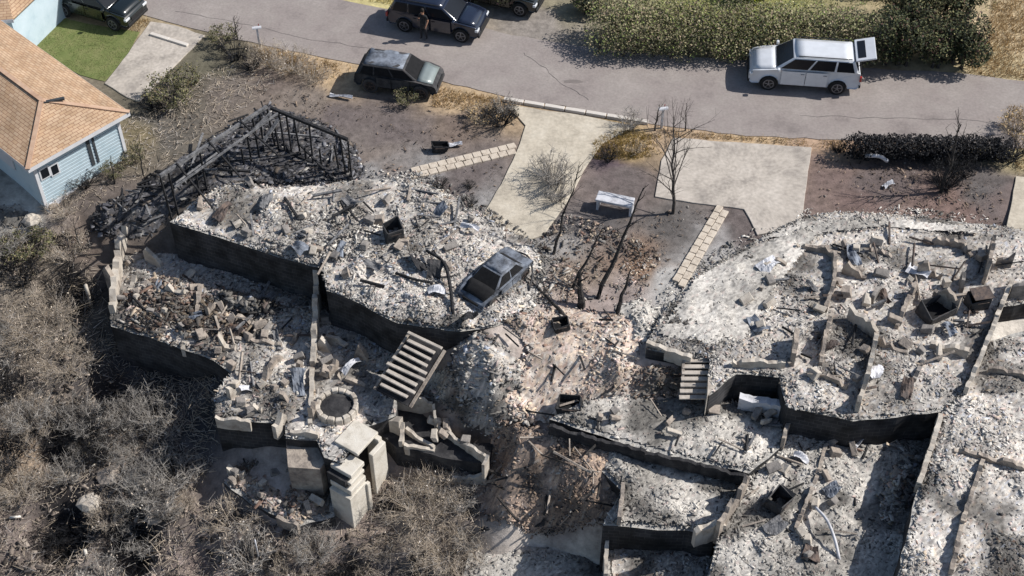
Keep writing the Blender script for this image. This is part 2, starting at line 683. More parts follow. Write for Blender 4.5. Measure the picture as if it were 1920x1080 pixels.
m_barkg = mat('grey bark', [C(56, 52, 50), C(88, 82, 78), C(120, 112, 106)], 6, .95, .6)

# ------------------------------------------------------------------ ground
BURNT = C(116, 104, 100)
DRY = C(196, 166, 124)
SOIL = C(134, 118, 108)
GC = [(115, 835, C(44, 42, 44)), (90, 815, C(44, 42, 44)), (80, 1010, C(40, 38, 40)), (150, 960, C(44, 42, 44)), (260, 1040, C(44, 42, 44)), (140, 700, C(64, 60, 60)), (450, 1000, C(70, 66, 64)), (20, 720, C(80, 74, 70)), (700, 1070, C(84, 78, 76)), (105, 980, C(40, 38, 40)), (120, 1000, C(40, 38, 40)), (235, 1015, C(44, 42, 44)), (190, 720, C(60, 56, 56)), (120, 545, C(60, 56, 56)), (300, 700, C(50, 48, 50)), (360, 780, C(52, 50, 52)), (925, 850, C(40, 38, 38)), (700, 325, C(150, 146, 143)), (790, 335, C(150, 146, 143)), (870, 385, C(152, 148, 145)), (940, 425, C(160, 156, 150)), (1020, 470, C(160, 154, 148)), (1190, 590, C(164, 160, 156)), (1250, 540, C(170, 166, 160)), (1330, 480, C(172, 168, 164)), (0, -200, C(160, 145, 110)), (700, -100, C(205, 190, 120)), (1300, -150, C(150, 150, 80)), (1900, 60, C(205, 180, 135)), (1850, 120, C(196, 176, 130)), (2200, 60, C(190, 165, 120)),  # darkest points: char plus painted shade in hollows and below the lower floor
      (680, 5, C(205, 190, 120)), (1010, 40, C(150, 140, 130)), (1080, 10, C(150, 140, 110)), (1350, 5, C(150, 150, 70)),
      (300, 40, C(170, 150, 115)), (560, 105, DRY), (640, 135, DRY), (520, 150, C(120, 105, 96)), (400, 110, C(110, 104, 84)), (330, 170, C(98, 92, 78)),
      (240, 260, C(130, 116, 84)), (300, 250, C(104, 98, 90)), (420, 170, C(124, 112, 102)), (560, 175, C(138, 124, 112)), (640, 220, BURNT), (740, 240, BURNT), (700, 300, C(132, 118, 108)), (860, 190, DRY), (930, 185, DRY), (860, 230, C(126, 108, 96)),
      (880, 320, BURNT), (830, 360, BURNT), (1170, 275, C(176, 148, 96)), (1140, 300, C(100, 84, 92)), (1170, 340, BURNT), (1060, 330, C(134, 118, 110)), (1100, 430, C(104, 98, 96)),
      (1260, 430, C(104, 98, 94)), (1200, 500, C(150, 118, 92)), (1400, 430, C(112, 100, 96)), (1090, 520, C(146, 128, 112)), (1280, 250, C(190, 160, 124)), (1400, 255, DRY), (1540, 270, C(186, 152, 120)),
      (1560, 320, C(128, 106, 98)), (1650, 340, C(112, 98, 94)), (1640, 390, C(128, 104, 96)), (1770, 395, C(134, 108, 98)), (1850, 360, C(104, 98, 96)), (1900, 260, C(176, 160, 112)), (1890, 380, C(128, 110, 104)), (1700, 420, C(150, 126, 114)),
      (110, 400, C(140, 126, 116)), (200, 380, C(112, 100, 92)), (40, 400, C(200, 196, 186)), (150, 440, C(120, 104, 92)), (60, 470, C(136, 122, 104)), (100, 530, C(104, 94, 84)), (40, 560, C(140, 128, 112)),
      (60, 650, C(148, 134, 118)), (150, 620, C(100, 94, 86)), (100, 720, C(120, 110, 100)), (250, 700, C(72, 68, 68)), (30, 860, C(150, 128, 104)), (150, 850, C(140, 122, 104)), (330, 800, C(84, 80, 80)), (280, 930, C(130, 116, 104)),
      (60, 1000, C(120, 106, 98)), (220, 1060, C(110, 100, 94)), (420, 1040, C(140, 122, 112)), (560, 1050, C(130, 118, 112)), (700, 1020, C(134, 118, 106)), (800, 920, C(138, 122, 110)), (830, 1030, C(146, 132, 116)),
      (500, 930, C(160, 146, 136)), (880, 900, C(96, 88, 84)), (960, 600, C(178, 164, 152)), (1040, 650, C(164, 138, 122)), (1120, 620, C(158, 134, 124)), (1100, 720, C(164, 140, 124)), (950, 700, C(150, 142, 136)), (1010, 770, C(168, 144, 126)),
      (960, 830, C(96, 84, 78)), (1050, 870, C(112, 100, 96)), (1000, 950, C(92, 80, 76)), (1110, 920, C(122, 106, 100)), (1010, 1050, C(184, 172, 160)), (1090, 1050, C(178, 170, 158)), (1200, 1040, C(140, 134, 130)),
      (1240, 710, C(188, 160, 138)), (1180, 760, C(168, 160, 152)), (1500, 1000, C(188, 180, 170)), (1900, 700, C(190, 182, 170)), (1850, 1000, C(186, 178, 166)), (1150, 570, C(150, 134, 126))]
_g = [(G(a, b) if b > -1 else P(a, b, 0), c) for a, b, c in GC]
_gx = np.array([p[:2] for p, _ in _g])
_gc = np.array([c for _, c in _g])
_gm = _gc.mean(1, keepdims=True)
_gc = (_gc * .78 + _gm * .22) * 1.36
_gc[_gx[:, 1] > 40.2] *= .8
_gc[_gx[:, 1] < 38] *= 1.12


def ground_col(x, y):
    x, y = np.atleast_1d(x), np.atleast_1d(y)
    wx = x + (vnoise(x, y, .9, 21) - .5) * 1.2
    wy = y + (vnoise(x, y, .9, 22) - .5) * 1.2
    out = np.empty((len(x), 3))
    for i in range(0, len(x), 20000):
        q = np.stack([wx[i:i + 20000], wy[i:i + 20000]], -1)
        w = 1 / (((q[:, None] - _gx[None]) ** 2).sum(-1) + .05) ** 2
        out[i:i + 20000] = (w @ _gc) / w.sum(1, keepdims=True)
    return out


def grow(lo, hi, step, far):
    a = list(np.arange(lo, hi + 1e-6, step))
    s = step
    l, h = [], []
    x, y = lo, hi
    while y < hi + far:
        s *= 1.45
        x, y = x - s, y + s
        l.append(x)
        h.append(y)
    return np.array(l[::-1] + a + h)


gx, gy = grow(-26, 26, .26, 400), grow(22, 64, .26, 400)
XX, YY = np.meshgrid(gx, gy)
zz = Hs(XX.ravel(), YY.ravel())
V = np.stack([XX.ravel(), YY.ravel(), zz], -1)
nx, ny = len(gx), len(gy)
ii = (np.arange(ny - 1)[:, None] * nx + np.arange(nx - 1)[None]).ravel()
F = np.stack([ii, ii + 1, ii + nx + 1, ii + nx], -1)
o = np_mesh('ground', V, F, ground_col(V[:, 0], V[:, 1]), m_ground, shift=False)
o.data.polygons.foreach_set('use_smooth', [True] * len(o.data.polygons))
tag(o, kind='structure')

# road
m_road = mat('worn asphalt', [C(140, 131, 127), C(160, 150, 145), C(166, 157, 151), C(178, 168, 162)], .5, .93, .25, bscale=60, detail=9)
add_grain(m_road, 9, .9, 1.1)
add_grain(m_conc, 7, .88, 1.1)
add_grain(m_conc2, 7, .86, 1.1)
lo_edge = [(-500, -190), (-100, -70), (270, 28), (400, 62), (520, 90), (660, 118), (830, 152), (945, 180), (1080, 203), (1220, 232), (1400, 255), (1590, 262), (1760, 270), (1920, 278), (2300, 300)]
hi_edge = [(2300, 185), (1920, 152), (1800, 137), (1640, 128), (1400, 112), (1200, 100), (1060, 82), (960, 66), (860, 40), (700, 12), (620, -6), (300, -70), (-100, -160), (-500, -270)]
road_poly = PX(lo_edge + hi_edge, 0)
rb = MB().prism(jag(road_poly, .6, .06, 5), -.3, 0.0).build('road', m_road)
tag(rb, kind='structure')
# patches and stains in the asphalt
m_patch = mat('asphalt patch', [C(128, 120, 116), C(146, 137, 132)], 2, .95, .3, bscale=60)
for px, py, w, d in ((1075, 153, .55, .16), (1290, 140, 1.7, .5), (620, 60, 1.5, .6), (1700, 215, 2.2, .5)):
    c = P(px, py)
    rr = random.Random(int(px))
    pl = [(c.x + w * rr.uniform(.7, 1.1) * math.cos(a * .63), c.y + d * rr.uniform(.7, 1.1) * math.sin(a * .63)) for a in range(10)]
    if px != 1075:
        continue
    tag(MB().prism(pl, -.05, .004).build('asphalt_patch', m_patch), kind='structure')


m_tar = mat('crack filler', [(.05, .048, .046), (.09, .085, .08)], 6, .9, .1)
for a_, b_, sd_ in (((330, 20), (700, 95), 1), ((980, 100), (1100, 190), 2), ((1500, 215), (1880, 232), 4)):
    rr = random.Random(sd_)
    p_, q_ = P(*a_), P(*b_)
    dv_ = (q_ - p_)
    nn_ = Vector((-dv_.y, dv_.x, 0)).normalized()
    off = 0
    L_, R_ = [], []
    for k in range(25):
        off = off * .8 + rr.uniform(-.09, .09)
        c = p_.lerp(q_, k / 24) + nn_ * off
        w_ = rr.uniform(.006, .018)
        L_.append((c + nn_ * w_)[:2])
        R_.append((c - nn_ * w_)[:2])
    tag(MB().prism(L_ + R_[::-1], -.02, .004).build('road_crack', m_tar), kind='structure')


def flat(name, px, z, material, depth=.25, bevel=.015, seed=2, jg=True):
    pl = PX(px, z)
    return tag(MB().prism(jag(pl, .5, .03, seed) if jg else pl, z - depth, z).build(name, material, bevel=bevel), kind='structure')


# concrete drives
flat('driveway', [(948, 196), (1080, 214), (1190, 236), (1130, 268), (1095, 318), (1062, 380), (1020, 440), (985, 452), (905, 402), (940, 345), (968, 285), (985, 235)], .03, m_conc)
flat('driveway', [(1262, 258), (1400, 268), (1522, 276), (1512, 350), (1500, 425), (1420, 440), (1395, 392), (1300, 380), (1228, 368), (1240, 300)], .03, m_conc2)
flat('driveway', [(282, 40), (330, 48), (384, 66), (350, 100), (300, 150), (262, 190), (238, 182), (196, 156), (240, 100)], .03, m_conc2)
flat('footpath', [(1905, 330), (1990, 340), (1990, 520), (1886, 430)], .03, m_conc)
# pale curb at the mouth of the drive and beside the green lawn
m_curb = mat('white curb', [C(214, 206, 196), C(238, 230, 220)], 2, .9, .15)
for a, b, w in (((944, 184), (1216, 228), .22), ((282, 62), (352, 84), .2)):
    p, q = P(*a, .1), P(*b, .1)
    nseg = 7 if w == .22 else 2
    for k in range(nseg):
        s0, s1 = p.lerp(q, k / nseg + .004), p.lerp(q, (k + 1) / nseg - .004)
        s0.z = s1.z = .03
        tag(MB().beam(s0, s1, w, .18).build('curb', m_curb, bevel=.02), kind='structure')

# garden paths of single pavers
m_paver = mat('paver', [C(186, 172, 156), C(218, 204, 186), C(228, 216, 200)], 4, .92, .3, bscale=25)


def paver_path(name, a, b, n, w, rows):
    p, q = P(*a, .0), P(*b, .0)
    d = (q - p)
    L = d.length
    d.normalize()
    sd = Vector((-d.y, d.x, 0))
    root = bpy.data.objects.new(name, None)
    COL.objects.link(root)
    root.location = (p.x, p.y, 0)
    ORG[root.name] = Vector((p.x, p.y, 0))
    tag(root, kind='structure')
    rr = random.Random(n)
    for k in range(n):
        for j in range(rows):
            c = p + d * (L * (k + .5 + (.25 if j % 2 else -.1)) / n) + sd * ((j + .5) / rows - .5) * w
            M = Matrix.Rotation(math.atan2(d.y, d.x) + rr.uniform(-.05, .05), 3, 'Z') @ Matrix.Rotation(rr.uniform(-.02, .02), 3, 'X')
            MB().box((c.x, c.y, .0), (L / n * .93, w / rows * .93, .09 + rr.uniform(0, .02)), M=M).build('paver', m_paver, root, bevel=.012, segs=1)


paver_path('garden_path', (968, 278), (772, 326), 12, .75, 2)
paver_path('garden_path', (1356, 390), (1272, 532), 11, .62, 2)

# ------------------------------------------------------------------ ruined house on the left: upper slab, lower floor, walls, stairs
A1 = [(318, 416), (380, 372), (440, 342), (520, 352), (640, 340), (760, 335), (860, 372), (930, 425), (1000, 450), (1018, 520), (1000, 580), (930, 612), (862, 622), (745, 606), (680, 572), (612, 545), (604, 503), (520, 482), (430, 452)]
A2Z, A1Z = -2.3, 0.0
A2 = [(222, 452), (300, 440), (330, 400), (620, 480), (640, 540), (760, 590), (800, 640), (745, 700), (742, 780), (690, 800), (640, 868), (608, 858), (594, 826), (536, 822), (534, 796), (402, 782), (404, 740), (432, 700), (400, 676), (300, 640), (208, 612), (205, 520)]
hA = thing('burned_house', P(560, 470, -2.3), 'burned-out house ruin at left, two ash-covered floor levels and a stair', 'ruin')
MB().slab(jag(PX(A1, A1Z), .5, .05, 3), -3.2, A1Z).build('foundation_slab', m_slab, hA, mats=[m_slab, m_course])
MB().slab(jag(PX(A2, A2Z), .5, .05, 4), -6.2, A2Z).build('lower_floor', m_slab, hA, mats=[m_slab, m_course])


def broken_wall(parent, a, b, h0, h1, t, material, z=None, jagged=.18, name='stub_wall', seed=0, drop=.4):
    """standing remains of a wall: uneven broken top, a and b are world points at the foot"""
    r = random.Random(seed + int(a[0] * 13 + b[1] * 7))
    a, b = Vector(a), Vector(b)
    L = (b - a).length
    n = max(2, int(L / .16))
    t *= .72
    jagged = max(jagged, .12) * 1.7
    ph = r.uniform(0, 9)
    d = (b - a).normalized()
    s = Vector((-d.y, d.x, 0)).normalized() * t / 2
    V, F = [], []
    for i in range(n + 1):
        p = a.lerp(b, i / n)
        big = .5 + .5 * math.sin(ph + i * .16 * 2.1) * math.sin(ph * 2 + i * .16 * 3.7)
        h = (h0 + (h1 - h0) * i / n) * max(.12, 1 + r.uniform(-jagged, jagged * .5) - jagged * 1.6 * big * big)
        p = p + Vector((-d.y, d.x, 0)) * r.uniform(-.025, .025)
        w = s * r.uniform(.9, 1.1)
        V += [p - s - Vector((0, 0, drop)), p + s - Vector((0, 0, drop)), p + w + Vector((0, 0, h)), p - w + Vector((0, 0, h * r.uniform(.96, 1.0)))]
    for i in range(n):
        k = i * 4
        F += [(k, k + 4, k + 7, k + 3), (k + 3, k + 7, k + 6, k + 2), (k + 2, k + 6, k + 5, k + 1), (k + 1, k + 5, k + 4, k)]
    F += [(0, 3, 2, 1), (n * 4, n * 4 + 1, n * 4 + 2, n * 4 + 3)]
    m = MB()
    m.add(V, F)
    return m.build(name, material, parent)


def wl(parent, pts, z, h, t=.2, material=None, seed=0, jagged=.18):
    h = h + .14
    q = [P(a, b, z) for a, b in pts]
    for i in range(len(q) - 1):
        broken_wall(parent, q[i], q[i + 1], h, h, t, material or m_wall, seed=seed + i, jagged=jagged)


# left side walls of the lower floor
broken_wall(hA, P(212, 592, A2Z), P(228, 500, A2Z), .7, 1.0, .35, m_cream, seed=1)
broken_wall(hA, P(229, 497, A2Z), P(246, 462, A2Z), 1.1, 2.0, .3, m_cream, seed=2)
broken_wall(hA, P(250, 500, A2Z), P(300, 470, A2Z), .5, .2, .4, m_wall, seed=3)
# the cross wall that runs out from the upper slab
broken_wall(hA, P(602, 560, A2Z), P(588, 690, A2Z), 2.35, .5, .3, m_cream, seed=4, jagged=.06)
broken_wall(hA, P(587, 695, A2Z), P(583, 800, A2Z), .45, .25, .25, m_cream, seed=5)
broken_wall(hA, P(405, 788, A2Z), P(470, 795, A2Z), .35, .2, .2, m_cream, seed=6)
broken_wall(hA, P(545, 815, A2Z), P(598, 822, A2Z), .3, .4, .2, m_cream, seed=66)
broken_wall(hA, P(372, 600, A2Z), P(380, 545, A2Z), .5, .8, .25, m_wall, seed=8)
broken_wall(hA, P(430, 640, A2Z), P(530, 655, A2Z), .3, .5, .22, m_wall, seed=9)
broken_wall(hA, P(650, 655, A2Z), P(600, 640, A2Z), .5, .6, .22, m_cream, seed=10)

# stairs with open treads, coming down from the upper slab towards lower left
st_t, st_b = P(800, 615, A1Z), P(716, 716, -1.55)
sl, sr = P(716, 640, A1Z), None
adir = (P(838, 655, -.35) - P(770, 622, -.35))
adir.z = 0
adir.normalize()
stair = MB()
n_tr = 9
ddir = Vector((-adir.y, adir.x, 0))
if ddir.y > 0:
    ddir = -ddir
s_top = P(800, 632, -.05)
st_root = MB()
for sgn in (-1, 1):
    a = s_top + adir * sgn * .85 + Vector((0, 0, -.12))
    b = a + ddir * (n_tr * .27) + Vector((0, 0, -n_tr * .11))
    st_root.beam(a - Vector((0, 0, .16)), b - Vector((0, 0, .16)), .1, .12)
MB().beam(s_top + Vector((0, 0, -.3)), s_top + ddir * (n_tr * .27) + Vector((0, 0, -n_tr * .11 - .3)), 1.5, .1).build('stair_bed', m_soot_shade, hA)  # black backing: shade painted into the gaps between treads
stairs = st_root.build('staircase', m_wall, hA)
tread_me = None
for k in range(n_tr):
    c = s_top + ddir * (.27 * (k + .5)) + Vector((0, 0, -.11 * (k + .6)))
    M = Matrix.Rotation(math.atan2(adir.y, adir.x) + random.uniform(-.02, .02), 3, 'Z') @ Matrix.Rotation(random.uniform(-.03, .03), 3, 'Y')
    MB().box(c, (1.7 + random.uniform(-.45, .15), .15 + random.uniform(-.02, .03), .07), M=M).build('tread', m_conc2, stairs, bevel=.01, segs=1)

# low rooms beside and under the stairs
B3z = -3.1
MB().slab(jag(PX([(700, 800), (760, 745), (830, 745), (925, 830), (915, 870), (850, 862), (742, 838)], B3z), .4, .05, 9), -6, B3z).build('cellar_floor', m_soot_shade, hA, mats=[m_soot_shade, m_soot_shade])  # near-black floor colour paints the shade between the cellar walls
broken_wall(hA, P(702, 790, B3z), P(754, 812, B3z), 1.0, 1.0, .42, m_cream, seed=11, jagged=.05)
broken_wall(hA, P(756, 812, B3z), P(752, 838, B3z), .9, .5, .2, m_cream, seed=12)
broken_wall(hA, P(758, 838, B3z), P(815, 846, B3z), .25, .15, .2, m_cream, seed=13)
broken_wall(hA, P(762, 812, B3z), P(815, 842, B3z), .45, .2, .18, m_cream, seed=14)
broken_wall(hA, P(742, 765, B3z), P(812, 778, B3z), .9, .95, .16, m_cream, seed=15, jagged=.04)
broken_wall(hA, P(814, 776, B3z), P(818, 806, B3z), .85, .8, .14, m_cream, seed=16, jagged=.04)
broken_wall(hA, P(820, 806, B3z), P(914, 872, B3z), .45, .6, .16, m_cream, seed=17, jagged=.1)
broken_wall(hA, P(914, 872, B3z), P(906, 886, B3z), .7, .6, .16, m_cream, seed=18)
broken_wall(hA, P(848, 900, -3.9), P(912, 898, -3.9), .3, .35, .2, m_cream, seed=19)
broken_wall(hA, P(820, 742, -2.6), P(900, 786, -2.6), .8, .6, .2, m_wall, seed=20)

# cellar room at the lower edge
R3 = -4.55
MB().slab(jag(PX([(420, 905), (455, 852), (620, 850), (628, 968), (560, 988), (470, 945)], R3), .4, .05, 12), -7.2, R3).build('cellar_floor', m_slab, hA, mats=[m_slab, m_course])
broken_wall(hA, P(430, 890, R3), P(460, 900, R3), .6, .5, .3, m_cream, seed=21)
broken_wall(hA, P(520, 972, R3), P(560, 990, R3), .2, .3, .2, m_wall, seed=23)
MB().prism(PX([(536, 826), (600, 826), (612, 862), (600, 880), (540, 876)], -2.75), -6, -2.75).build('buttress', m_wall, hA)

# ------------------------------------------------------------------ ruined house on the right
hB = thing('burned_house', P(1600, 650, -.2), 'burned-out house ruin at right, pale ash floors divided by low walls', 'ruin')
B1 = [(1212, 642), (1240, 590), (1300, 520), (1400, 460), (1500, 410), (1560, 398), (1700, 405), (1840, 420), (1990, 440), (1990, 560), (1880, 575), (1840, 660), (1806, 742), (1764, 772), (1600, 790), (1476, 764), (1462, 708), (1380, 702), (1330, 742), (1330, 676), (1212, 655)]
MB().slab(jag(PX(B1, 0), .5, .05, 21), -3.4, .0).build('foundation_slab', m_slab, hB, mats=[m_slab, m_course])
MB().slab(jag(PX([(1795, 742), (1850, 640), (1990, 600), (1990, 1250), (1640, 1250), (1722, 915), (1762, 770)], -.05), .5, .05, 22), -6, -.05).build('foundation_slab', m_slab, hB, mats=[m_slab, m_course])
Bm = -1.4
MB().slab(jag(PX([(1030, 786), (1120, 742), (1200, 735), (1330, 745), (1480, 770), (1475, 830), (1404, 888), (1210, 845)], Bm), .5, .05, 23), -6, Bm).build('lower_floor', m_slab, hB, mats=[m_slab, m_course])
Bl = -2.1
MB().slab(jag(PX([(1080, 830), (1240, 850), (1404, 880), (1396, 910), (1340, 1000), (1130, 985), (1165, 920)], Bl), .5, .05, 24), -7, Bl).build('lower_floor', m_slab, hB, mats=[m_slab, m_course])
Br = -1.75
MB().slab(jag(PX([(1404, 900), (1480, 760), (1780, 770), (1760, 1000), (1640, 1250), (1290, 1250), (1345, 1000)], Br), .5, .05, 25), -7, Br).build('lower_floor', m_slab, hB, mats=[m_slab, m_course])
MB().slab(jag(PX([(1140, 985), (1345, 1000), (1300, 1200), (1135, 1200)], -3.7), .5, .05, 26), -7, -3.7).build('lower_floor', m_slab, hB, mats=[m_slab, m_course])
MB().slab(jag(PX([(890, 1008), (1135, 990), (1135, 1200), (830, 1200)], -5.2), .5, .05, 27), -8, -5.2).build('lower_floor', m_slab, hB, mats=[m_slab, m_course])

# steps at the terrace corner
stB = MB().beam(P(1281, 678, -.1), P(1279, 748, -.75), .1, .2).build('staircase', m_wall, hB)
for k in range(7):
    c = P(1306 - k * 1.2, 676 + k * 11.5, -.06 - .085 * k)
    MB().box((c.x, c.y, c.z), (1.05, .19, .07), rz=random.uniform(-.02, .02)).build('tread', m_conc2, stB, bevel=.01, segs=1)
MB().prism(PX([(1333, 664), (1372, 668), (1362, 704), (1326, 744), (1328, 700)], -.02), -3, .05).build('stair_cheek', m_cream, hB)

wl(hB, [(1212, 648), (1296, 676)], -.02, .12, .25, m_cream, 1, .05)
wl(hB, [(1492, 468), (1545, 476), (1562, 486)], 0, .35, .2, m_wall, 2)
wl(hB, [(1562, 486), (1562, 540), (1545, 590)], 0, .45, .2, m_wall, 3)
wl(hB, [(1484, 690), (1490, 640)], 0, .9, .24, m_wall, 4, .1)
wl(hB, [(1536, 690), (1545, 640), (1556, 606)], 0, .6, .2, m_wall, 5)
wl(hB, [(1588, 602), (1640, 640), (1622, 720), (1604, 775)], 0, .75, .22, m_cream, 6)
wl(hB, [(1680, 620), (1700, 570), (1712, 552)], 0, .6, .2, m_wall, 7)
wl(hB, [(1745, 566), (1792, 592)], 0, .9, .2, m_wall, 8)
wl(hB, [(1742, 652), (1812, 672)], 0, .35, .3, m_cream, 9, .08)
wl(hB, [(1892, 540), (1862, 612), (1836, 680), (1808, 742)], 0, .5, .22, m_cream, 10, .08)
wl(hB, [(1856, 470), (1842, 536)], 0, 1.0, .2, m_wall, 11)
wl(hB, [(1730, 458), (1800, 466), (1820, 486)], 0, .4, .2, m_wall, 12)
wl(hB, [(1372, 690), (1470, 692)], 0, .35, .22, m_cream, 13, .06)
wl(hB, [(1030, 800), (1120, 826), (1210, 850), (1402, 896)], Bm - .05, .04, .2, m_soot_shade, 15, .3)  # blackened to hold painted shade on the face turned from the sun
wl(hB, [(1478, 790), (1464, 850)], Br, 1.0, .2, m_wall, 16)
wl(hB, [(1400, 912), (1380, 950), (1342, 1008)], Br, .95, .22, m_wall, 17)
wl(hB, [(1168, 920), (1160, 985)], Bl, .45, .2, m_wall, 18)
wl(hB, [(1136, 1000), (1135, 1090)], -3.7, .5, .2, m_cream, 19, .05)
wl(hB, [(1140, 990), (1230, 1000)], -3.7, .7, .2, m_wall, 20)
wl(hB, [(1300, 1010), (1365, 990)], Br, .6, .3, m_cream, 21, .06)
wl(hB, [(1762, 782), (1742, 850), (1722, 912)], -.05, .14, .25, m_cream, 22, .06)
wl(hB, [(1768, 850), (1830, 862), (1930, 890)], -.05, .3, .2, m_wall, 23)
wl(hB, [(1850, 700), (1930, 716)], -.05, .3, .2, m_wall, 26)
wl(hB, [(1840, 870), (1800, 990), (1780, 1080)], -.05, .35, .2, m_wall, 27)
wl(hB, [(1560, 800), (1530, 900), (1490, 1000)], Br, .3, .18, m_wall, 28)
wl(hB, [(1385, 752), (1470, 768)], -1.0, .25, .45, m_white, 24, .03)
broken_wall(hB, P(902, 1012, -5.2), P(1020, 1008, -5.2), 1.0, 1.35, .35, m_soot_shade, seed=401)
broken_wall(hB, P(1022, 1008, -5.2), P(1134, 1002, -5.2), 1.35, 1.3, .35, m_soot_shade, seed=402)

# ------------------------------------------------------------------ ash and rubble on the floors (uncountable: stuff)
NR = [0]


def rim(x, y, poly, d):
    """share of points a distance d around that still lie on the floor: 1 well inside, less towards the rim"""
    return sum(inpoly(x + d * math.cos(k * .785), y + d * math.sin(k * .785), poly).astype(float) for k in range(8)) / 8


def rubble(name, px, z, pal, dens, size=(.06, .3), mound=.22, seed=0, on_ground=False, gain=1.0, bed=True):
    r = np.random.default_rng(seed + 100)
    gain = gain * 1.27
    poly = GX(px) if on_ground else PX(px, z)
    n = int(parea(poly) * dens * 3.6)
    x, y = scatter(poly, n, r)

    def heap(x, y):                                        # 0 in the ash drifts, 1 on the heaps of broken pieces
        return np.clip((vnoise(x, y, 1.9, seed + 40) * .6 + vnoise(x, y, .7, seed + 41) * .4 - .38) * 3.0, 0, 1)

    def hump(x, y):
        e = .25 + .75 * rim(x, y, poly, .5) ** 2
        return e * (mound * heap(x, y) + mound * .5 * vnoise(x, y, .5, seed + 1) + .05 * vnoise(x, y, .2, seed + 2))

    def drift(x, y):
        return .62 + .62 * vnoise(x, y, 1.3, seed + 9) + .4 * vnoise(x, y, 2.9, seed + 19) - .22 * heap(x, y)

    def soot(x, y):
        v = vnoise(x, y, 2.3, seed + 50) * .6 + vnoise(x, y, .8, seed + 51) * .4
        return 1 - (.62 if 'pale' not in name else .1) * np.clip((v - .54) * 8, 0, 1)
    k = r.uniform(0, 1, n) < .16 + .84 * heap(x, y)
    x, y = x[k], y[k]
    n = len(x)
    base = Hs(x, y) if on_ground else np.full(n, z)
    d = size[0] * .6 * (size[1] * .75 / (size[0] * .6)) ** (r.uniform(0, 1, n) ** 2.3)
    dims = np.stack([d * r.uniform(.8, 2.8, n), d * r.uniform(.4, 1.0, n), np.clip(d * r.uniform(.08, .3, n), .012, .07)], -1)
    av = (np.array([p[1] for p in pal]) * np.array([[p[0]] for p in pal])).sum(0) / sum(p[0] for p in pal)
    cols = pick(pal, n, r) * .8 + av[None] * .2
    cols = cols * (drift(x, y) * soot(x, y))[:, None] * gain
    pos = np.stack([x, y, base + hump(x, y) + .015 + dims[:, 2] * .45], -1)
    part = chips(pos, dims, cols, 15, seed)
    if bed:
        xs, ys = [p[0] for p in poly], [p[1] for p in poly]
        st = .095
        bx, by = np.meshgrid(np.arange(min(xs), max(xs), st), np.arange(min(ys), max(ys), st))
        nyb, nxb = bx.shape
        fx, fy = bx.ravel(), by.ravel()
        fx = fx + RNG.uniform(-.03, .03, len(fx))
        fy = fy + RNG.uniform(-.03, .03, len(fx))
        bz = (Hs(fx, fy) if on_ground else np.full(len(fx), z)) + hump(fx, fy) + .008 + RNG.uniform(0, .035, len(fx)) * rim(fx, fy, poly, .2)
        ii = (np.arange(nyb - 1)[:, None] * nxb + np.arange(nxb - 1)[None]).ravel()
        cxm, cym = bx.ravel()[ii] + st / 2, by.ravel()[ii] + st / 2
        ii = ii[rim(cxm, cym, poly, .13) > .99]
        Fb = np.stack([ii, ii + 1, ii + nxb + 1, ii + nxb], -1)
        own = pick(pal, len(fx), RNG, .25)
        kb = (own * .5 + av[None] * .5) * (drift(fx, fy) * soot(fx, fy))[:, None] * gain
        part = cat_parts(part, (np.stack([fx, fy, bz], -1), Fb, kb))
    o = np_mesh(name, *part, m_piece)
    return tag(o, kind='stuff')


rubble('ash_rubble', A1, A1Z, PAL_ASH, 120, (.05, .19), .22, 1, gain=1.3)
rubble('ash_rubble', [(560, 420), (640, 380), (700, 400), (720, 460), (640, 500), (600, 480)], A1Z + .1, PAL_PALE, 60, (.05, .2), .2, 2, bed=False, gain=1.2)
rubble('ash_rubble', A2, A2Z, PAL_ASH, 105, (.05, .2), .22, 3, gain=1.2)
rubble('tan_rubble', [(230, 560), (300, 520), (420, 560), (500, 620), (430, 690), (300, 640), (215, 605)], A2Z + .05, PAL_TAN, 60, (.06, .3), .3, 4, bed=False)
rubble('ash_rubble', [(840, 700), (870, 615), (905, 625), (985, 690), (970, 790), (930, 810), (860, 760)], 0, PAL_ASH, 90, (.06, .3), .3, 5, on_ground=True)
rubble('ash_rubble', [(775, 735), (800, 700), (850, 680), (885, 735), (950, 800), (935, 840), (885, 810), (830, 770)], 0, PAL_ASH, 90, (.05, .22), .2, 29, on_ground=True)
rubble('ash_rubble', [(425, 902), (460, 858), (615, 858), (624, 964), (558, 984), (472, 944)], R3, PAL_TAN, 80, (.06, .3), .3, 6)
rubble('earth_rubble', [(940, 600), (1060, 575), (1190, 590), (1205, 650), (1180, 740), (1120, 770), (1040, 800), (960, 790), (930, 720), (985, 660)], 0, PAL_TAN, 75, (.05, .22), .22, 7, on_ground=True, gain=1.3)
rubble('burned_earth_rubble', [(925, 785), (1040, 805), (1160, 850), (1175, 920), (1140, 990), (915, 990), (880, 900)], 0, PAL_BROWN, 85, (.05, .2), .15, 8, on_ground=True, gain=1.9)
rubble('ash_rubble', B1, 0, PAL_ASH, 100, (.045, .17), .12, 9, gain=1.12)
rubble('pale_ash', [(1225, 630), (1300, 520), (1400, 465), (1500, 425), (1540, 440), (1460, 540), (1400, 640), (1330, 655)], .13, PAL_PALE, 34, (.035, .13), .16, 10, gain=1.0)
rubble('pale_ash', [(1400, 455), (1500, 412), (1700, 410), (1840, 426), (1840, 445), (1660, 430), (1520, 445)], .13, PAL_PALE, 34, (.04, .14), .12, 11, gain=.97)
rubble('ash_rubble', [(1800, 742), (1852, 645), (1990, 605), (1990, 1200), (1660, 1200), (1726, 915), (1766, 774)], -.05, PAL_ASH, 95, (.045, .18), .18, 12, gain=1.15)
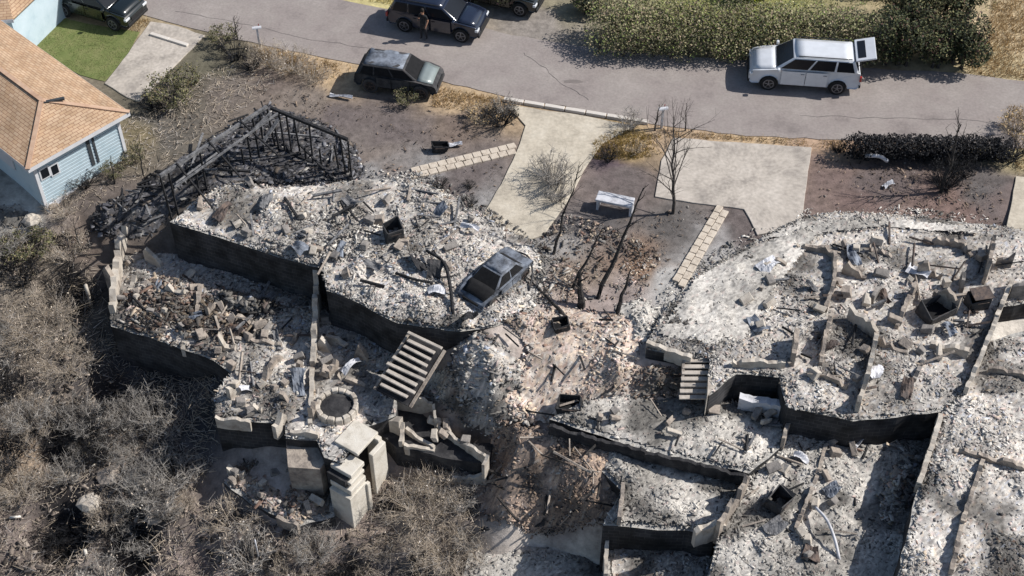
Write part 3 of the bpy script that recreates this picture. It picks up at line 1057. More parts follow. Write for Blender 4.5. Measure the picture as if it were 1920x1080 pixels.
rubble('ash_rubble', [(1040, 786), (1120, 745), (1200, 738), (1330, 748), (1476, 772), (1470, 828), (1402, 884), (1210, 841)], Bm, PAL_PALE, 85, (.045, .18), .16, 13, gain=.9)
rubble('ash_rubble', [(1090, 832), (1240, 852), (1400, 884), (1392, 908), (1338, 996), (1134, 982), (1168, 920)], Bl, PAL_PALE, 90, (.045, .18), .2, 14, gain=.9)
rubble('ash_rubble', [(1408, 900), (1482, 765), (1776, 772), (1756, 1000), (1640, 1200), (1300, 1200), (1348, 1000)], Br, PAL_PALE, 85, (.045, .18), .18, 15, gain=.9)
rubble('ash_rubble', [(1144, 990), (1340, 1004), (1300, 1190), (1140, 1190)], -3.7, PAL_ASH, 80, (.045, .18), .2, 16)
rubble('ash_rubble', [(895, 1012), (1130, 996), (1130, 1190), (840, 1190)], -5.2, PAL_PALE, 80, (.045, .18), .15, 17, gain=.9)
rubble('ash_rubble', [(1145, 570), (1215, 560), (1240, 590), (1212, 650), (1180, 640)], 0, PAL_PALE, 80, (.05, .2), .15, 18, on_ground=True)
rubble('earth_rubble', [(1190, 690), (1280, 690), (1300, 745), (1180, 760)], 0, PAL_TAN, 70, (.05, .22), .15, 19, on_ground=True)
rubble('black_ash', [(262, 345), (330, 300), (430, 240), (500, 195), (600, 225), (665, 270), (690, 335), (600, 350), (440, 345), (330, 405)], 0, PAL_CHAR, 75, (.05, .26), .15, 20, on_ground=True)
rubble('black_ash', [(165, 440), (200, 380), (300, 335), (330, 400), (300, 440), (225, 460)], 0, PAL_CHAR, 70, (.06, .34), .35, 21, on_ground=True)
rubble('yard_ash', [(640, 325), (720, 315), (820, 330), (915, 392), (1000, 448), (1050, 480), (1030, 590), (1000, 590), (985, 450), (900, 440), (760, 345)], 0.0, PAL_ASH, 50, (.045, .18), .12, 22, on_ground=True, bed=False)
rubble('yard_litter', [(1010, 450), (1060, 400), (1190, 440), (1240, 480), (1200, 560), (1010, 570)], 0.0, PAL_TAN, 40, (.04, .2), .08, 23, on_ground=True, bed=False)
rubble('yard_litter', [(1530, 300), (1880, 310), (1880, 425), (1540, 405)], 0.0, PAL_BROWN, 16, (.03, .14), .04, 24, on_ground=True, bed=False)
rubble('yard_litter', [(300, 180), (480, 130), (640, 170), (960, 230), (930, 380), (700, 330), (500, 190), (330, 260)], 0.0, PAL_BROWN, 10, (.03, .12), .03, 25, on_ground=True, bed=False)
rubble('yard_ash', [(1230, 560), (1300, 490), (1400, 435), (1510, 392), (1700, 390), (1850, 405), (1850, 425), (1560, 405), (1420, 460), (1300, 530), (1240, 600)], 0.0, PAL_PALE, 45, (.04, .16), .06, 28, on_ground=True, bed=False)
rubble('slope_rubble', [(-40, 450), (150, 440), (170, 640), (340, 760), (390, 880), (340, 930), (560, 1005), (690, 1005), (720, 900), (890, 900), (890, 1120), (-40, 1120)], 0.0, [(4, C(150, 136, 124)), (3, C(120, 110, 102)), (2, C(176, 164, 152)), (2, C(84, 78, 74)), (1.5, CHARG), (.6, ASHL)], 14, (.05, .3), .1, 33, on_ground=True, bed=False)
rubble('white_rubble', [(-40, 382), (40, 384), (66, 408), (52, 432), (-40, 428)], 0.0, PAL_PALE, 60, (.06, .3), .3, 26, on_ground=True)
rubble('yard_litter', [(1080, 400), (1240, 385), (1350, 390), (1270, 530), (1190, 560), (1140, 480)], 0.0, PAL_BROWN, 14, (.03, .12), .03, 27, on_ground=True, bed=False)


# debris fallen to the foot of the high walls
for i, (z, pl) in enumerate(((A2Z, [(310, 520), (430, 556), (560, 590), (600, 600), (590, 620), (440, 590), (310, 545)]), (A2Z, [(618, 610), (740, 690), (735, 715), (616, 640)]), (Br, [(1485, 800), (1600, 826), (1740, 836), (1735, 858), (1600, 850), (1480, 830)]), (Br, [(1650, 900), (1735, 840), (1715, 925), (1690, 990), (1650, 980)]))):
    rubble('fallen_debris', pl, z, PAL_ASH, 110, (.07, .4), .55, 60 + i, bed=True)

# slope litter: fallen twigs and burned stubble
def litter(name, px, dens, pal, seed, ln=(.15, .7), up=.25):
    r = np.random.default_rng(seed)
    poly = GX(px)
    n = int(parea(poly) * dens)
    x, y = scatter(poly, n, r)
    a = np.stack([x, y, Hs(x, y) + .02], -1)
    an = r.uniform(0, 2 * math.pi, n)
    L = r.uniform(*ln, n)
    d = np.stack([np.cos(an), np.sin(an), np.abs(r.normal(0, up, n))], -1) * L[:, None]
    o = np_mesh(name, *sticks(a, a + d, r.uniform(.006, .02, n), r.uniform(.003, .008, n), pick(pal, n, r)), m_veg)
    return tag(o, kind='stuff')


litter('slope_litter', [(-60, 440), (160, 430), (210, 620), (420, 700), (400, 880), (340, 930), (560, 1005), (640, 1000), (700, 880), (900, 900), (900, 1130), (-60, 1130)], 55, PAL_BRUSH, 31)
litter('yard_twigs', [(230, 230), (420, 120), (520, 150), (480, 190), (300, 320), (110, 430), (60, 420)], 40, PAL_BRUSH, 32, (.1, .4))


# grass: uncountable
def grass(name, px, dens, pal, seed, h=(.08, .2)):
    r = np.random.default_rng(seed)
    poly = GX(px)
    n = int(parea(poly) * dens)
    x, y = scatter(poly, n, r)
    k = vnoise(x, y, .8, seed) + r.uniform(-.3, .3, n) > .3
    x, y = x[k], y[k]
    n = len(x)
    a = np.stack([x, y, Hs(x, y)], -1)
    L = r.uniform(*h, n)
    d = np.stack([r.normal(0, .5, n), r.normal(0, .5, n), np.ones(n)], -1) * L[:, None]
    o = np_mesh(name, *sticks(a, a + d, np.full(n, .014), np.full(n, .004), pick(pal, n, r, .25)), m_leaf)
    return tag(o, kind='stuff')


PAL_GREEN = [(4, C(142, 152, 96)), (3, C(156, 158, 108)), (2, C(122, 140, 80)), (2, C(170, 164, 120))]
PAL_DRY = [(4, C(204, 174, 128)), (3, C(182, 154, 112)), (2, C(216, 192, 146)), (1, C(150, 126, 92))]
m_turf = mat('turf soil', [C(100, 114, 62), C(122, 130, 78), C(138, 138, 92)], 1.6, .95, .4)
lawn_px = [(50, 92), (100, 30), (170, 46), (262, 60), (240, 100), (196, 152), (150, 140), (96, 112)]
flat('lawn', lawn_px, .0, m_turf, .1, 0)
grass('lawn_grass', lawn_px, 600, PAL_GREEN, 41, (.03, .07))
grass('dry_verge_grass', [(470, 85), (530, 96), (660, 124), (650, 150), (600, 150), (500, 128)], 220, PAL_DRY, 42)
grass('dry_verge_grass', [(815, 162), (940, 185), (978, 225), (930, 215), (810, 200)], 260, PAL_DRY, 43)
grass('dry_verge_grass', [(1115, 262), (1160, 245), (1240, 255), (1238, 290), (1190, 300), (1110, 300)], 320, [(3, C(186, 160, 96)), (2, C(150, 128, 70)), (1, C(200, 172, 120))], 44)
grass('dry_verge_grass', [(1232, 240), (1400, 258), (1590, 266), (1585, 285), (1400, 264), (1250, 258)], 200, PAL_DRY, 45)
grass('dry_hill_grass', [(1800, 140), (1850, 60), (1870, -60), (2050, -60), (2050, 158), (1920, 150)], 170, PAL_DRY, 46, (.1, .28))
grass('dry_verge_grass', [(1890, 200), (1950, 200), (1950, 330), (1905, 330)], 150, PAL_DRY, 47)
grass('dry_verge_grass', [(620, -10), (750, 14), (740, -30), (640, -40)], 150, [(3, C(214, 196, 120)), (2, C(190, 172, 100))], 48)
grass('dry_verge_grass', [(262, 30), (285, 40), (262, 60), (240, 60)], 150, PAL_DRY, 49)
grass('garden_grass', [(1100, -120), (1900, -120), (1870, 20), (1560, 10), (1100, 10)], 60, PAL_GREEN, 50, (.1, .25))

# ------------------------------------------------------------------ pale orange-roofed house, upper left
m_shingle = mat('tan orange shingles', [C(186, 150, 124), C(204, 170, 144), C(214, 184, 158)], 2.6, .92, .2, bscale=30)


def shingle_mat():
    m, N, L, b = nodes_of('roof shingles')
    tc = N.new('ShaderNodeTexCoord')
    br = N.new('ShaderNodeTexBrick')
    br.inputs['Scale'].default_value = 1.0
    br.inputs['Brick Width'].default_value = .32
    br.inputs['Row Height'].default_value = .15
    br.inputs['Mortar Size'].default_value = .012
    br.inputs['Color1'].default_value = (*C(208, 180, 150), 1)
    br.inputs['Color2'].default_value = (*C(194, 162, 130), 1)
    br.inputs['Mortar'].default_value = (*C(156, 118, 98), 1)
    L.new(tc.outputs['UV'], br.inputs['Vector'])
    nz = N.new('ShaderNodeTexNoise')
    nz.inputs['Scale'].default_value = 1.4
    nz.inputs['Detail'].default_value = 9
    L.new(tc.outputs['Object'], nz.inputs['Vector'])
    mr = N.new('ShaderNodeMapRange')
    mr.inputs['From Min'].default_value = .3
    mr.inputs['From Max'].default_value = .7
    mr.inputs['To Min'].default_value = .82
    mr.inputs['To Max'].default_value = 1.16
    L.new(nz.outputs['Fac'], mr.inputs['Value'])
    mx = N.new('ShaderNodeVectorMath')
    mx.operation = 'SCALE'
    L.new(br.outputs['Color'], mx.inputs[0])
    L.new(mr.outputs['Result'], mx.inputs['Scale'])
    L.new(mx.outputs['Vector'], b.inputs['Base Color'])
    b.inputs['Roughness'].default_value = .95
    b.inputs['Specular IOR Level'].default_value = .2
    bp = N.new('ShaderNodeBump')
    bp.inputs['Strength'].default_value = .5
    bp.inputs['Distance'].default_value = .02
    L.new(br.outputs['Fac'], bp.inputs['Height'])
    bp.invert = True
    L.new(bp.outputs['Normal'], b.inputs['Normal'])
    return m


m_roof = shingle_mat()
m_siding = mat('light blue siding', [C(190, 212, 222), C(208, 226, 234), C(216, 232, 240)], 1.4, .8, .1)
m_trim = mat('white trim', [C(220, 220, 222), C(236, 236, 238)], 2, .7, .05)
m_glass = paint('dark window glass', (.012, .014, .018), .22, .1)
m_glass.node_tree.nodes['Principled BSDF'].inputs['Specular IOR Level'].default_value = .25
m_vent = mat('dark vent', [(.03, .035, .04), (.07, .075, .08)], 8, .7, .1)


def roof_plane(mb_name, corners, parent, thick=.14):
    """one sloping roof plane, boards and shingles, with its own UV laid along the courses"""
    c = [Vector(p) for p in corners]
    n = (c[1] - c[0]).cross(c[2] - c[0]).normalized()
    if n.z < 0:
        c.reverse()
        n = -n
    m = MB()
    k = len(c)
    m.add([p - n * thick for p in c] + c, [tuple(range(k - 1, -1, -1)), tuple(range(k, 2 * k))] + [(i, (i + 1) % k, (i + 1) % k + k, i + k) for i in range(k)])
    o = m.build(mb_name, m_roof, parent)
    u = Vector((0, 0, 1)).cross(n).normalized()
    v = n.cross(u)
    uv = o.data.uv_layers.new(name='UVMap')
    off = ORG[parent.name]
    for lp in o.data.loops:
        q = o.data.vertices[lp.vertex_index].co
        uv.data[lp.index].uv = (q.dot(u), q.dot(v))
    return o


EZ = 2.55
e1, e2 = P(52, 318, EZ), P(243, 210, EZ)
u = (e2 - e1).normalized()
back = Vector((-u.y, u.x, 0))                       # away from the gable end, into the plot
if back.x > 0:
    back = -back
Wd = (e2 - e1).length
pitch_h = .8
r1 = e1.lerp(e2, .5) + back * (Wd * .48) + Vector((0, 0, pitch_h))
Lh = 13.0
r2 = r1 + back * (Lh - Wd * .48)
f1, f2 = e1 + back * Lh, e2 + back * Lh
house = thing('house', Vector(((e1.x + f2.x) / 2, (e1.y + f2.y) / 2, 0)), 'light blue house with orange shingled hip roof, untouched by the fire', 'house')
roof_plane('roof', (e1, e2, r1), house)
roof_plane('roof', (e2, f2, r2, r1), house)
roof_plane('roof', (f1, e1, r1, r2), house)
# ridge and hip caps
for a, b in ((r1, r2), (e1, r1), (e2, r1)):
    MB().beam(a + Vector((0, 0, .02)), b + Vector((0, 0, .02)), .2, .05).build('ridge_cap', m_shingle, house)
ov = .45
w1, w2 = e1 + u * ov + back * ov, e2 - u * ov + back * ov
w3, w4 = w2 + back * (Lh - 2 * ov), w1 + back * (Lh - 2 * ov)
zb = -1.1
MB().prism([w1[:2], w2[:2], w3[:2], w4[:2]], zb, EZ - .12).build('wall', m_siding, house)
for a, b, nn in ((e1, e2, -back), (e2, f2, u), (f1, e1, -u)):
    MB().beam(a - nn * .02 + Vector((0, 0, -.1)), b - nn * .02 + Vector((0, 0, -.1)), .05, .2).build('fascia', m_trim, house)
# siding boards on the sunny end: each course its own lap
nrm = -back
wlen = (w2 - w1).length
for k in range(14):
    z0 = .06 + k * .17
    a, b = w1 + nrm * .012, w2 + nrm * .012
    a, b = Vector((a.x, a.y, z0)), Vector((b.x, b.y, z0))
    MB().beam(a, b, .03, .15, R(8)).build('siding_board', m_siding, house)
MB().beam(w1 + nrm * .02 + Vector((0, 0, -EZ - .45)), w2 + nrm * .02 + Vector((0, 0, -EZ - .45)), .06, .8).build('foundation', m_trim, house)
for t, w, h, zc in ((.62, .16, 1.5, 1.35), (.68, .1, 1.5, 1.35)):
    c = w1.lerp(w2, t) + nrm * .04
    MB().box((c.x, c.y, zc), (w, .05, h), math.atan2(u.y, u.x)).build('downspout', m_vent, house)
for t, w, h, zc in ((.09, .35, .45, 1.6), (.2, .3, .45, 1.5)):
    c = w1.lerp(w2, t) + nrm * .05
    win = MB().box((c.x, c.y, zc), (w + .14, .04, h + .14), math.atan2(u.y, u.x)).build('window_frame', m_trim, house)
    c2 = c + nrm * .025
    MB().box((c2.x, c2.y, zc), (w, .02, h), math.atan2(u.y, u.x)).build('pane', m_glass, win)
for cc in (w1, w2):
    c = cc + nrm * .02
    MB().box((c.x, c.y, 1.2), (.14, .1, 2.4), math.atan2(u.y, u.x)).build('corner_board', m_trim, house)
c = w4.lerp(w1, .8) - u * .03
MB().box((c.x, c.y, 1.4), (1.2, .04, 1.0), math.atan2(back.y, back.x)).build('window_frame', m_trim, house)
# vent slot near the ridge end
c = r1.lerp(e2, .12) + Vector((0, 0, .05))
MB().beam(c + Vector((-.5, -.15, -.02)), c + Vector((.5, .15, .02)), .14, .12).build('roof_vent', m_vent, house, bevel=.02)
c = e1.lerp(r2, .3) + Vector((0, 0, .2))
# wing further up
q1, q2 = P(-60, 118, 0), P(40, 106, 0)
q1 = Vector((q1.x, q1.y, 0))
wu = Vector((.80, -.10, 0)).normalized()
wing_c = P(42, 108, .1)
wa = Vector((wing_c.x, wing_c.y, 0))
wb = wa + Vector((-1, -.12, 0)).normalized() * 6
wc = wb + Vector((.35, .94, 0)) * 5
wd = wa + Vector((.35, .94, 0)) * 5
MB().prism([wb[:2], wa[:2], wd[:2], wc[:2]], -.5, 2.5).build('wing_wall', m_siding, house)
ua, ub_ = (wa - wb).normalized(), Vector((.35, .94, 0)).normalized()
o1, o2 = wb - ua * .4 - ub_ * .4, wa + ua * .4 - ub_ * .4
o3, o4 = wd + ua * .4 + ub_ * .4, wc - ua * .4 + ub_ * .4
zt = Vector((0, 0, 2.55))
rm1, rm2 = o1.lerp(o4, .5) + Vector((0, 0, 3.6)), o2.lerp(o3, .5) + Vector((0, 0, 3.6)) - ua * 2
roof_plane('wing_roof', (o1 + zt, o2 + zt, rm2, rm1), house)
roof_plane('wing_roof', (o2 + zt, o3 + zt, rm2), house)
roof_plane('wing_roof', (o3 + zt, o4 + zt, rm1, rm2), house)
c = wa - ua * 1.0 - ub_ * .03
wf = MB().box((c.x, c.y, 1.5), (.9, .06, .9), math.atan2(ua.y, ua.x)).build('window_frame', m_trim, house)
MB().box((c.x, c.y - .03, 1.5), (.75, .04, .75), math.atan2(ua.y, ua.x)).build('pane', m_glass, wf)
MB().beam(o1 + zt + Vector((0, 0, -.1)), o2 + zt + Vector((0, 0, -.1)), .04, .18).build('fascia', m_trim, house)

# ------------------------------------------------------------------ charred timber frame behind the left ruin
fr = thing('burned_shed', G(450, 300), 'blackened timber skeleton of a shed still standing behind the left ruin', 'shed')
zt = 2.3


def frame_wall(a, b, n, mt_plate, seed, skip=.15):
    r = random.Random(seed)
    a, b = Vector(a), Vector(b)
    m = MB().beam(a, b, .12, .14)
    m.build('top_plate', mt_plate, fr)
    for k in range(n + 1):
        if r.random() < skip:
            continue
        p = a.lerp(b, k / n)
        f = p + Vector((r.uniform(-.12, .12), r.uniform(-.12, .12), 0))
        f.z = H(f.x, f.y) - .1
        t = p.copy()
        t.z -= .11
        if r.random() < .25:
            t = f.lerp(t, r.uniform(.4, .8))
        MB().beam(f, t, .07, .09).build('stud', m_char, fr)
    if r.random() < 2:
        q0, q1 = a.copy(), b.copy()
        q0.z, q1.z = H(a.x, a.y) + .1, H(b.x, b.y) + .1
        MB().beam(q0, q1, .14, .12).build('sill_plate', m_char, fr)


k0, k1, k2 = P(300, 330, zt), P(500, 200, zt), P(652, 262, zt)
frame_wall(k0, k1, 14, m_chargrey, 1, .1)
frame_wall(k1 + Vector((.2, -.1, 0)), k2, 10, m_char, 2, .25)
d = (k1 - k0).normalized()
sd = Vector((d.y, -d.x, 0))
MB().beam(k0 + sd * .9 + Vector((0, 0, -.1)), k1 + sd * .7, .07, .08).build('rafter', m_chargrey, fr)
for k in range(3):
    t = .15 + k * .3
    a = k0.lerp(k1, t)
    MB().beam(a + Vector((0, 0, .12)), a + sd * random.uniform(1.0, 2.4) + Vector((0, 0, random.uniform(-1.6, -.2))), .06, .09).build('rafter', m_char, fr)
for k in range(2):
    a = P(508 + k * 14, 212 + k * 12, 2.2)
    MB().beam(a, a + Vector((-.7, -.8, -.3 - k * .4)), .16, .05).build('roof_board', m_chargrey, fr)


# loose charred timbers
def timber_heap(region, n, seed, label, group, L=(1.0, 2.8), mats=(m_char,), zr=(.1, .7), name='charred_beam', w=(.07, .14), on=None, catg='beam'):
    r = random.Random(seed)
    rg = np.random.default_rng(seed)
    poly = GX(region) if on is None else PX(region, on)
    xs, ys = scatter(poly, n, rg)
    for x, y in zip(xs, ys):
        z = (H(x, y) if on is None else on) + r.uniform(*zr)
        a = r.uniform(0, math.pi)
        l = r.uniform(*L)
        ti = r.uniform(-.28, .28)
        dv = Vector((math.cos(a), math.sin(a), ti)) * l / 2
        z = max(z, (H(x, y) if on is None else on) + abs(ti) * l / 2 * .6)
        c = Vector((x, y, z))
        s = r.uniform(*w)
        m = MB().beam(c - dv, c + dv, s, s * r.uniform(.5, 1.1), r.uniform(0, 1))
        mt = r.choice(mats)
        word = {'charred timber': 'black', 'grey ash timber': 'ash-grey', 'sooty masonry': 'pale', 'burned steel': 'rusty', 'burned bark': 'dark'}[mt.name]
        tag(m.build(name, mt, bevel=0), (label if label.startswith('charred') and word == 'black' else word + ' ' + label), catg, group)


timber_heap([(280, 340), (340, 300), (430, 245), (500, 205), (590, 230), (655, 270), (670, 325), (560, 335), (440, 335), (330, 395)], 18, 5,
            'charred timber lying in the black heap of the fallen frame', 'charred timbers of the black heap', mats=(m_char, m_char, m_chargrey), zr=(.15, .6), w=(.04, .1))
timber_heap([(175, 430), (210, 380), (290, 345), (325, 395), (300, 435), (230, 450)], 14, 6,
            'charred timber at the left corner of the left ruin', 'charred timbers at the ruin corner', (.6, 1.7), mats=(m_char, m_char, m_chargrey), zr=(.1, .5), w=(.04, .09))
timber_heap([(380, 400), (460, 360), (640, 360), (800, 370), (900, 430), (860, 560), (740, 580), (620, 520), (460, 450)], 34, 7,
            'burned plank lying on the ash of the upper left floor', 'planks on the upper left floor', (.5, 1.6), mats=(m_char, m_chargrey, m_wall), zr=(.3, .45), w=(.05, .1), on=A1Z, name='burned_plank', catg='plank')
timber_heap([(230, 560), (330, 480), (560, 580), (660, 640), (640, 760), (440, 760), (430, 690), (260, 610)], 30, 8,
            'burned plank lying on the lower floor of the left ruin', 'planks on the lower left floor', (.5, 1.7), mats=(m_char, m_chargrey, m_wall, m_rust), zr=(.3, .5), w=(.05, .1), on=A2Z, name='burned_plank', catg='plank')
timber_heap([(1420, 520), (1560, 430), (1840, 440), (1900, 520), (1830, 680), (1600, 760), (1480, 700)], 46, 9,
            'burned plank lying on the ash of the right ruin', 'planks on the right ruin floor', (.4, 1.5), mats=(m_char, m_chargrey, m_rust, m_wall), zr=(.22, .38), w=(.05, .1), on=0, name='burned_plank', catg='plank')
timber_heap([(1060, 790), (1330, 760), (1460, 790), (1400, 870), (1230, 840)], 12, 10,
            'burned plank on the terrace below the right steps', 'planks on the middle terrace', (.4, 1.2), mats=(m_char, m_chargrey, m_wall), zr=(.2, .35), w=(.04, .09), on=Bm, name='burned_plank', catg='plank')
timber_heap([(1420, 900), (1490, 800), (1640, 820), (1640, 900), (1540, 1060), (1360, 1070)], 16, 12,
            'burned plank on the lowest right floor', 'planks on the lowest right floor', (.4, 1.2), mats=(m_char, m_chargrey, m_wall), zr=(.2, .35), w=(.04, .09), on=Br, name='burned_plank', catg='plank')
timber_heap([(940, 620), (1180, 600), (1180, 730), (1040, 790), (950, 760)], 14, 13,
            'burned stick on the brown slope between the ruins', 'sticks on the brown slope', (.5, 1.6), mats=(m_char, m_wall), zr=(.15, .4), w=(.04, .08), name='burned_stick', catg='stick')
timber_heap([(900, 820), (1120, 850), (1130, 970), (930, 970)], 24, 14,
            'charred branch on the dark slope below the middle', 'branches on the dark slope', (.6, 1.8), mats=(m_char, m_bark, m_wall), zr=(.2, .5), w=(.04, .09), name='charred_branch', catg='branch')

# ------------------------------------------------------------------ chimney with a firebox, standing at the lower edge
cz = -5.3
m_chim = mat('chimney stucco', [C(196, 188, 174), C(228, 220, 206), C(236, 230, 218)], 2.2, .9, .3, bscale=20)
cb = P(690, 960, cz)
ch = thing('chimney', cb, 'cream masonry chimney with open firebox, left standing below the left ruin', 'chimney')
cx = Vector((.55, .83, 0)).normalized()           # along the lit flank
cyv = Vector((-.83, .55, 0)).normalized()


def chb(x0, x1, y0, y1, z0, z1, name, m_, bev=.03, parent=ch):
    x0, x1, y0, y1, z0, z1 = (v * 1.28 for v in (x0, x1, y0, y1, z0, z1))
    q = [cb + cx * x + cyv * y for x, y in ((x0, y0), (x1, y0), (x1, y1), (x0, y1))]
    return MB().hexa([p + Vector((0, 0, z0)) for p in q] + [p + Vector((0, 0, z1)) for p in q]).build(name, m_, parent, bevel=bev)


chb(-.75, .05, -.05, .75, -.5, 1.55, 'breast', m_chim)
chb(-.62, .10, .0, .80, 1.55, 1.78, 'shoulder', m_chim)
chb(-.52, .14, .06, .84, 1.86, 2.0, 'shoulder', m_chim)
chb(-.42, .22, .10, .90, 2.08, 2.26, 'cap', m_chim)
chb(-.6, .1, .2, .9, 1.55, 2.08, 'flue', m_soot_shade, 0)
chb(.5, 1.15, .0, .16, -.5, 2.3, 'side_wall', m_chim)
chb(.05, 1.15, .95, 1.15, -.5, 2.35, 'back_wall', m_wall)
chb(1.0, 1.18, .16, .95, -.5, 2.4, 'side_wall', m_chim)
chb(.05, .98, .62, .95, .9, 2.3, 'hood', m_soot_shade, 0)
chb(.18, 1.2, .3, 1.2, 2.4, 2.52, 'cap', m_chim)
chb(.05, .98, -.1, .9, -.6, .12, 'hearth', m_soot_shade, 0)
chb(.0, .14, -.12, .0, -.5, 1.5, 'jamb', m_chim)

# ------------------------------------------------------------------ round fire pit
pc = P(633, 772, A2Z)
pit = MB()
nb = 16
ring = thing('fire_pit', pc, 'round pale stone fire pit with black centre on the lower floor', 'fire pit')
for k in range(nb):
    a0, a1 = 2 * math.pi * (k + .04) / nb, 2 * math.pi * (k + .96) / nb
    h = .5 + random.uniform(-.06, .05)
    q = [(r_ * math.cos(a), r_ * math.sin(a)) for r_, a in ((.66, a0), (.86, a0), (.86, a1), (.66, a1))]
    MB().prism([(pc.x + x, pc.y + y) for x, y in q], A2Z - .1, A2Z + h).build('stone', m_cream, ring, bevel=.03, segs=1)
MB().lathe([(.66, -.1), (.66, .34), (.3, .4)], tuple(pc), n=16).build('ash_bed', m_soot_shade, ring)

# ------------------------------------------------------------------ vehicles
m_tyre = mat('tyre rubber', [(.012, .012, .012), (.025, .025, .025)], 8, .9, .2)
m_rim = mat('alloy rim', [C(120, 120, 124), C(168, 168, 172)], 6, .4, .05, metal=.6)
m_blackp = mat('black plastic', [(.012, .012, .013), (.025, .025, .026)], 8, .6, .1)
m_head = paint('headlamp lens', (.7, .72, .74), .1, .8)
m_tail = paint('tail lamp lens', (.35, .015, .012), .15, .8)
m_wht = paint('white car paint', (.66, .68, .71), .3, .6)
m_navy = paint('dark blue car paint', (.012, .017, .034), .22, .8)
m_blk = paint('black car paint', (.008, .012, .012), .22, .8)
m_silv = paint('silver green car paint', C(150, 160, 158), .4, .4, .2)
m_shell = mat('burned car shell', [(.03, .03, .033), C(126, 132, 142), C(164, 172, 184)], 2.2, .7, .2, metal=.2)
m_shelld = mat('burned car sides', [(.02, .02, .022), (.05, .05, .052), C(98, 92, 90)], 3, .8, .3)
m_dark = mat('dark interior', [(.006, .006, .007), (.015, .015, .016)], 6, .95, .2)  # black for sooted insides; also paints the shade within open windows and bays


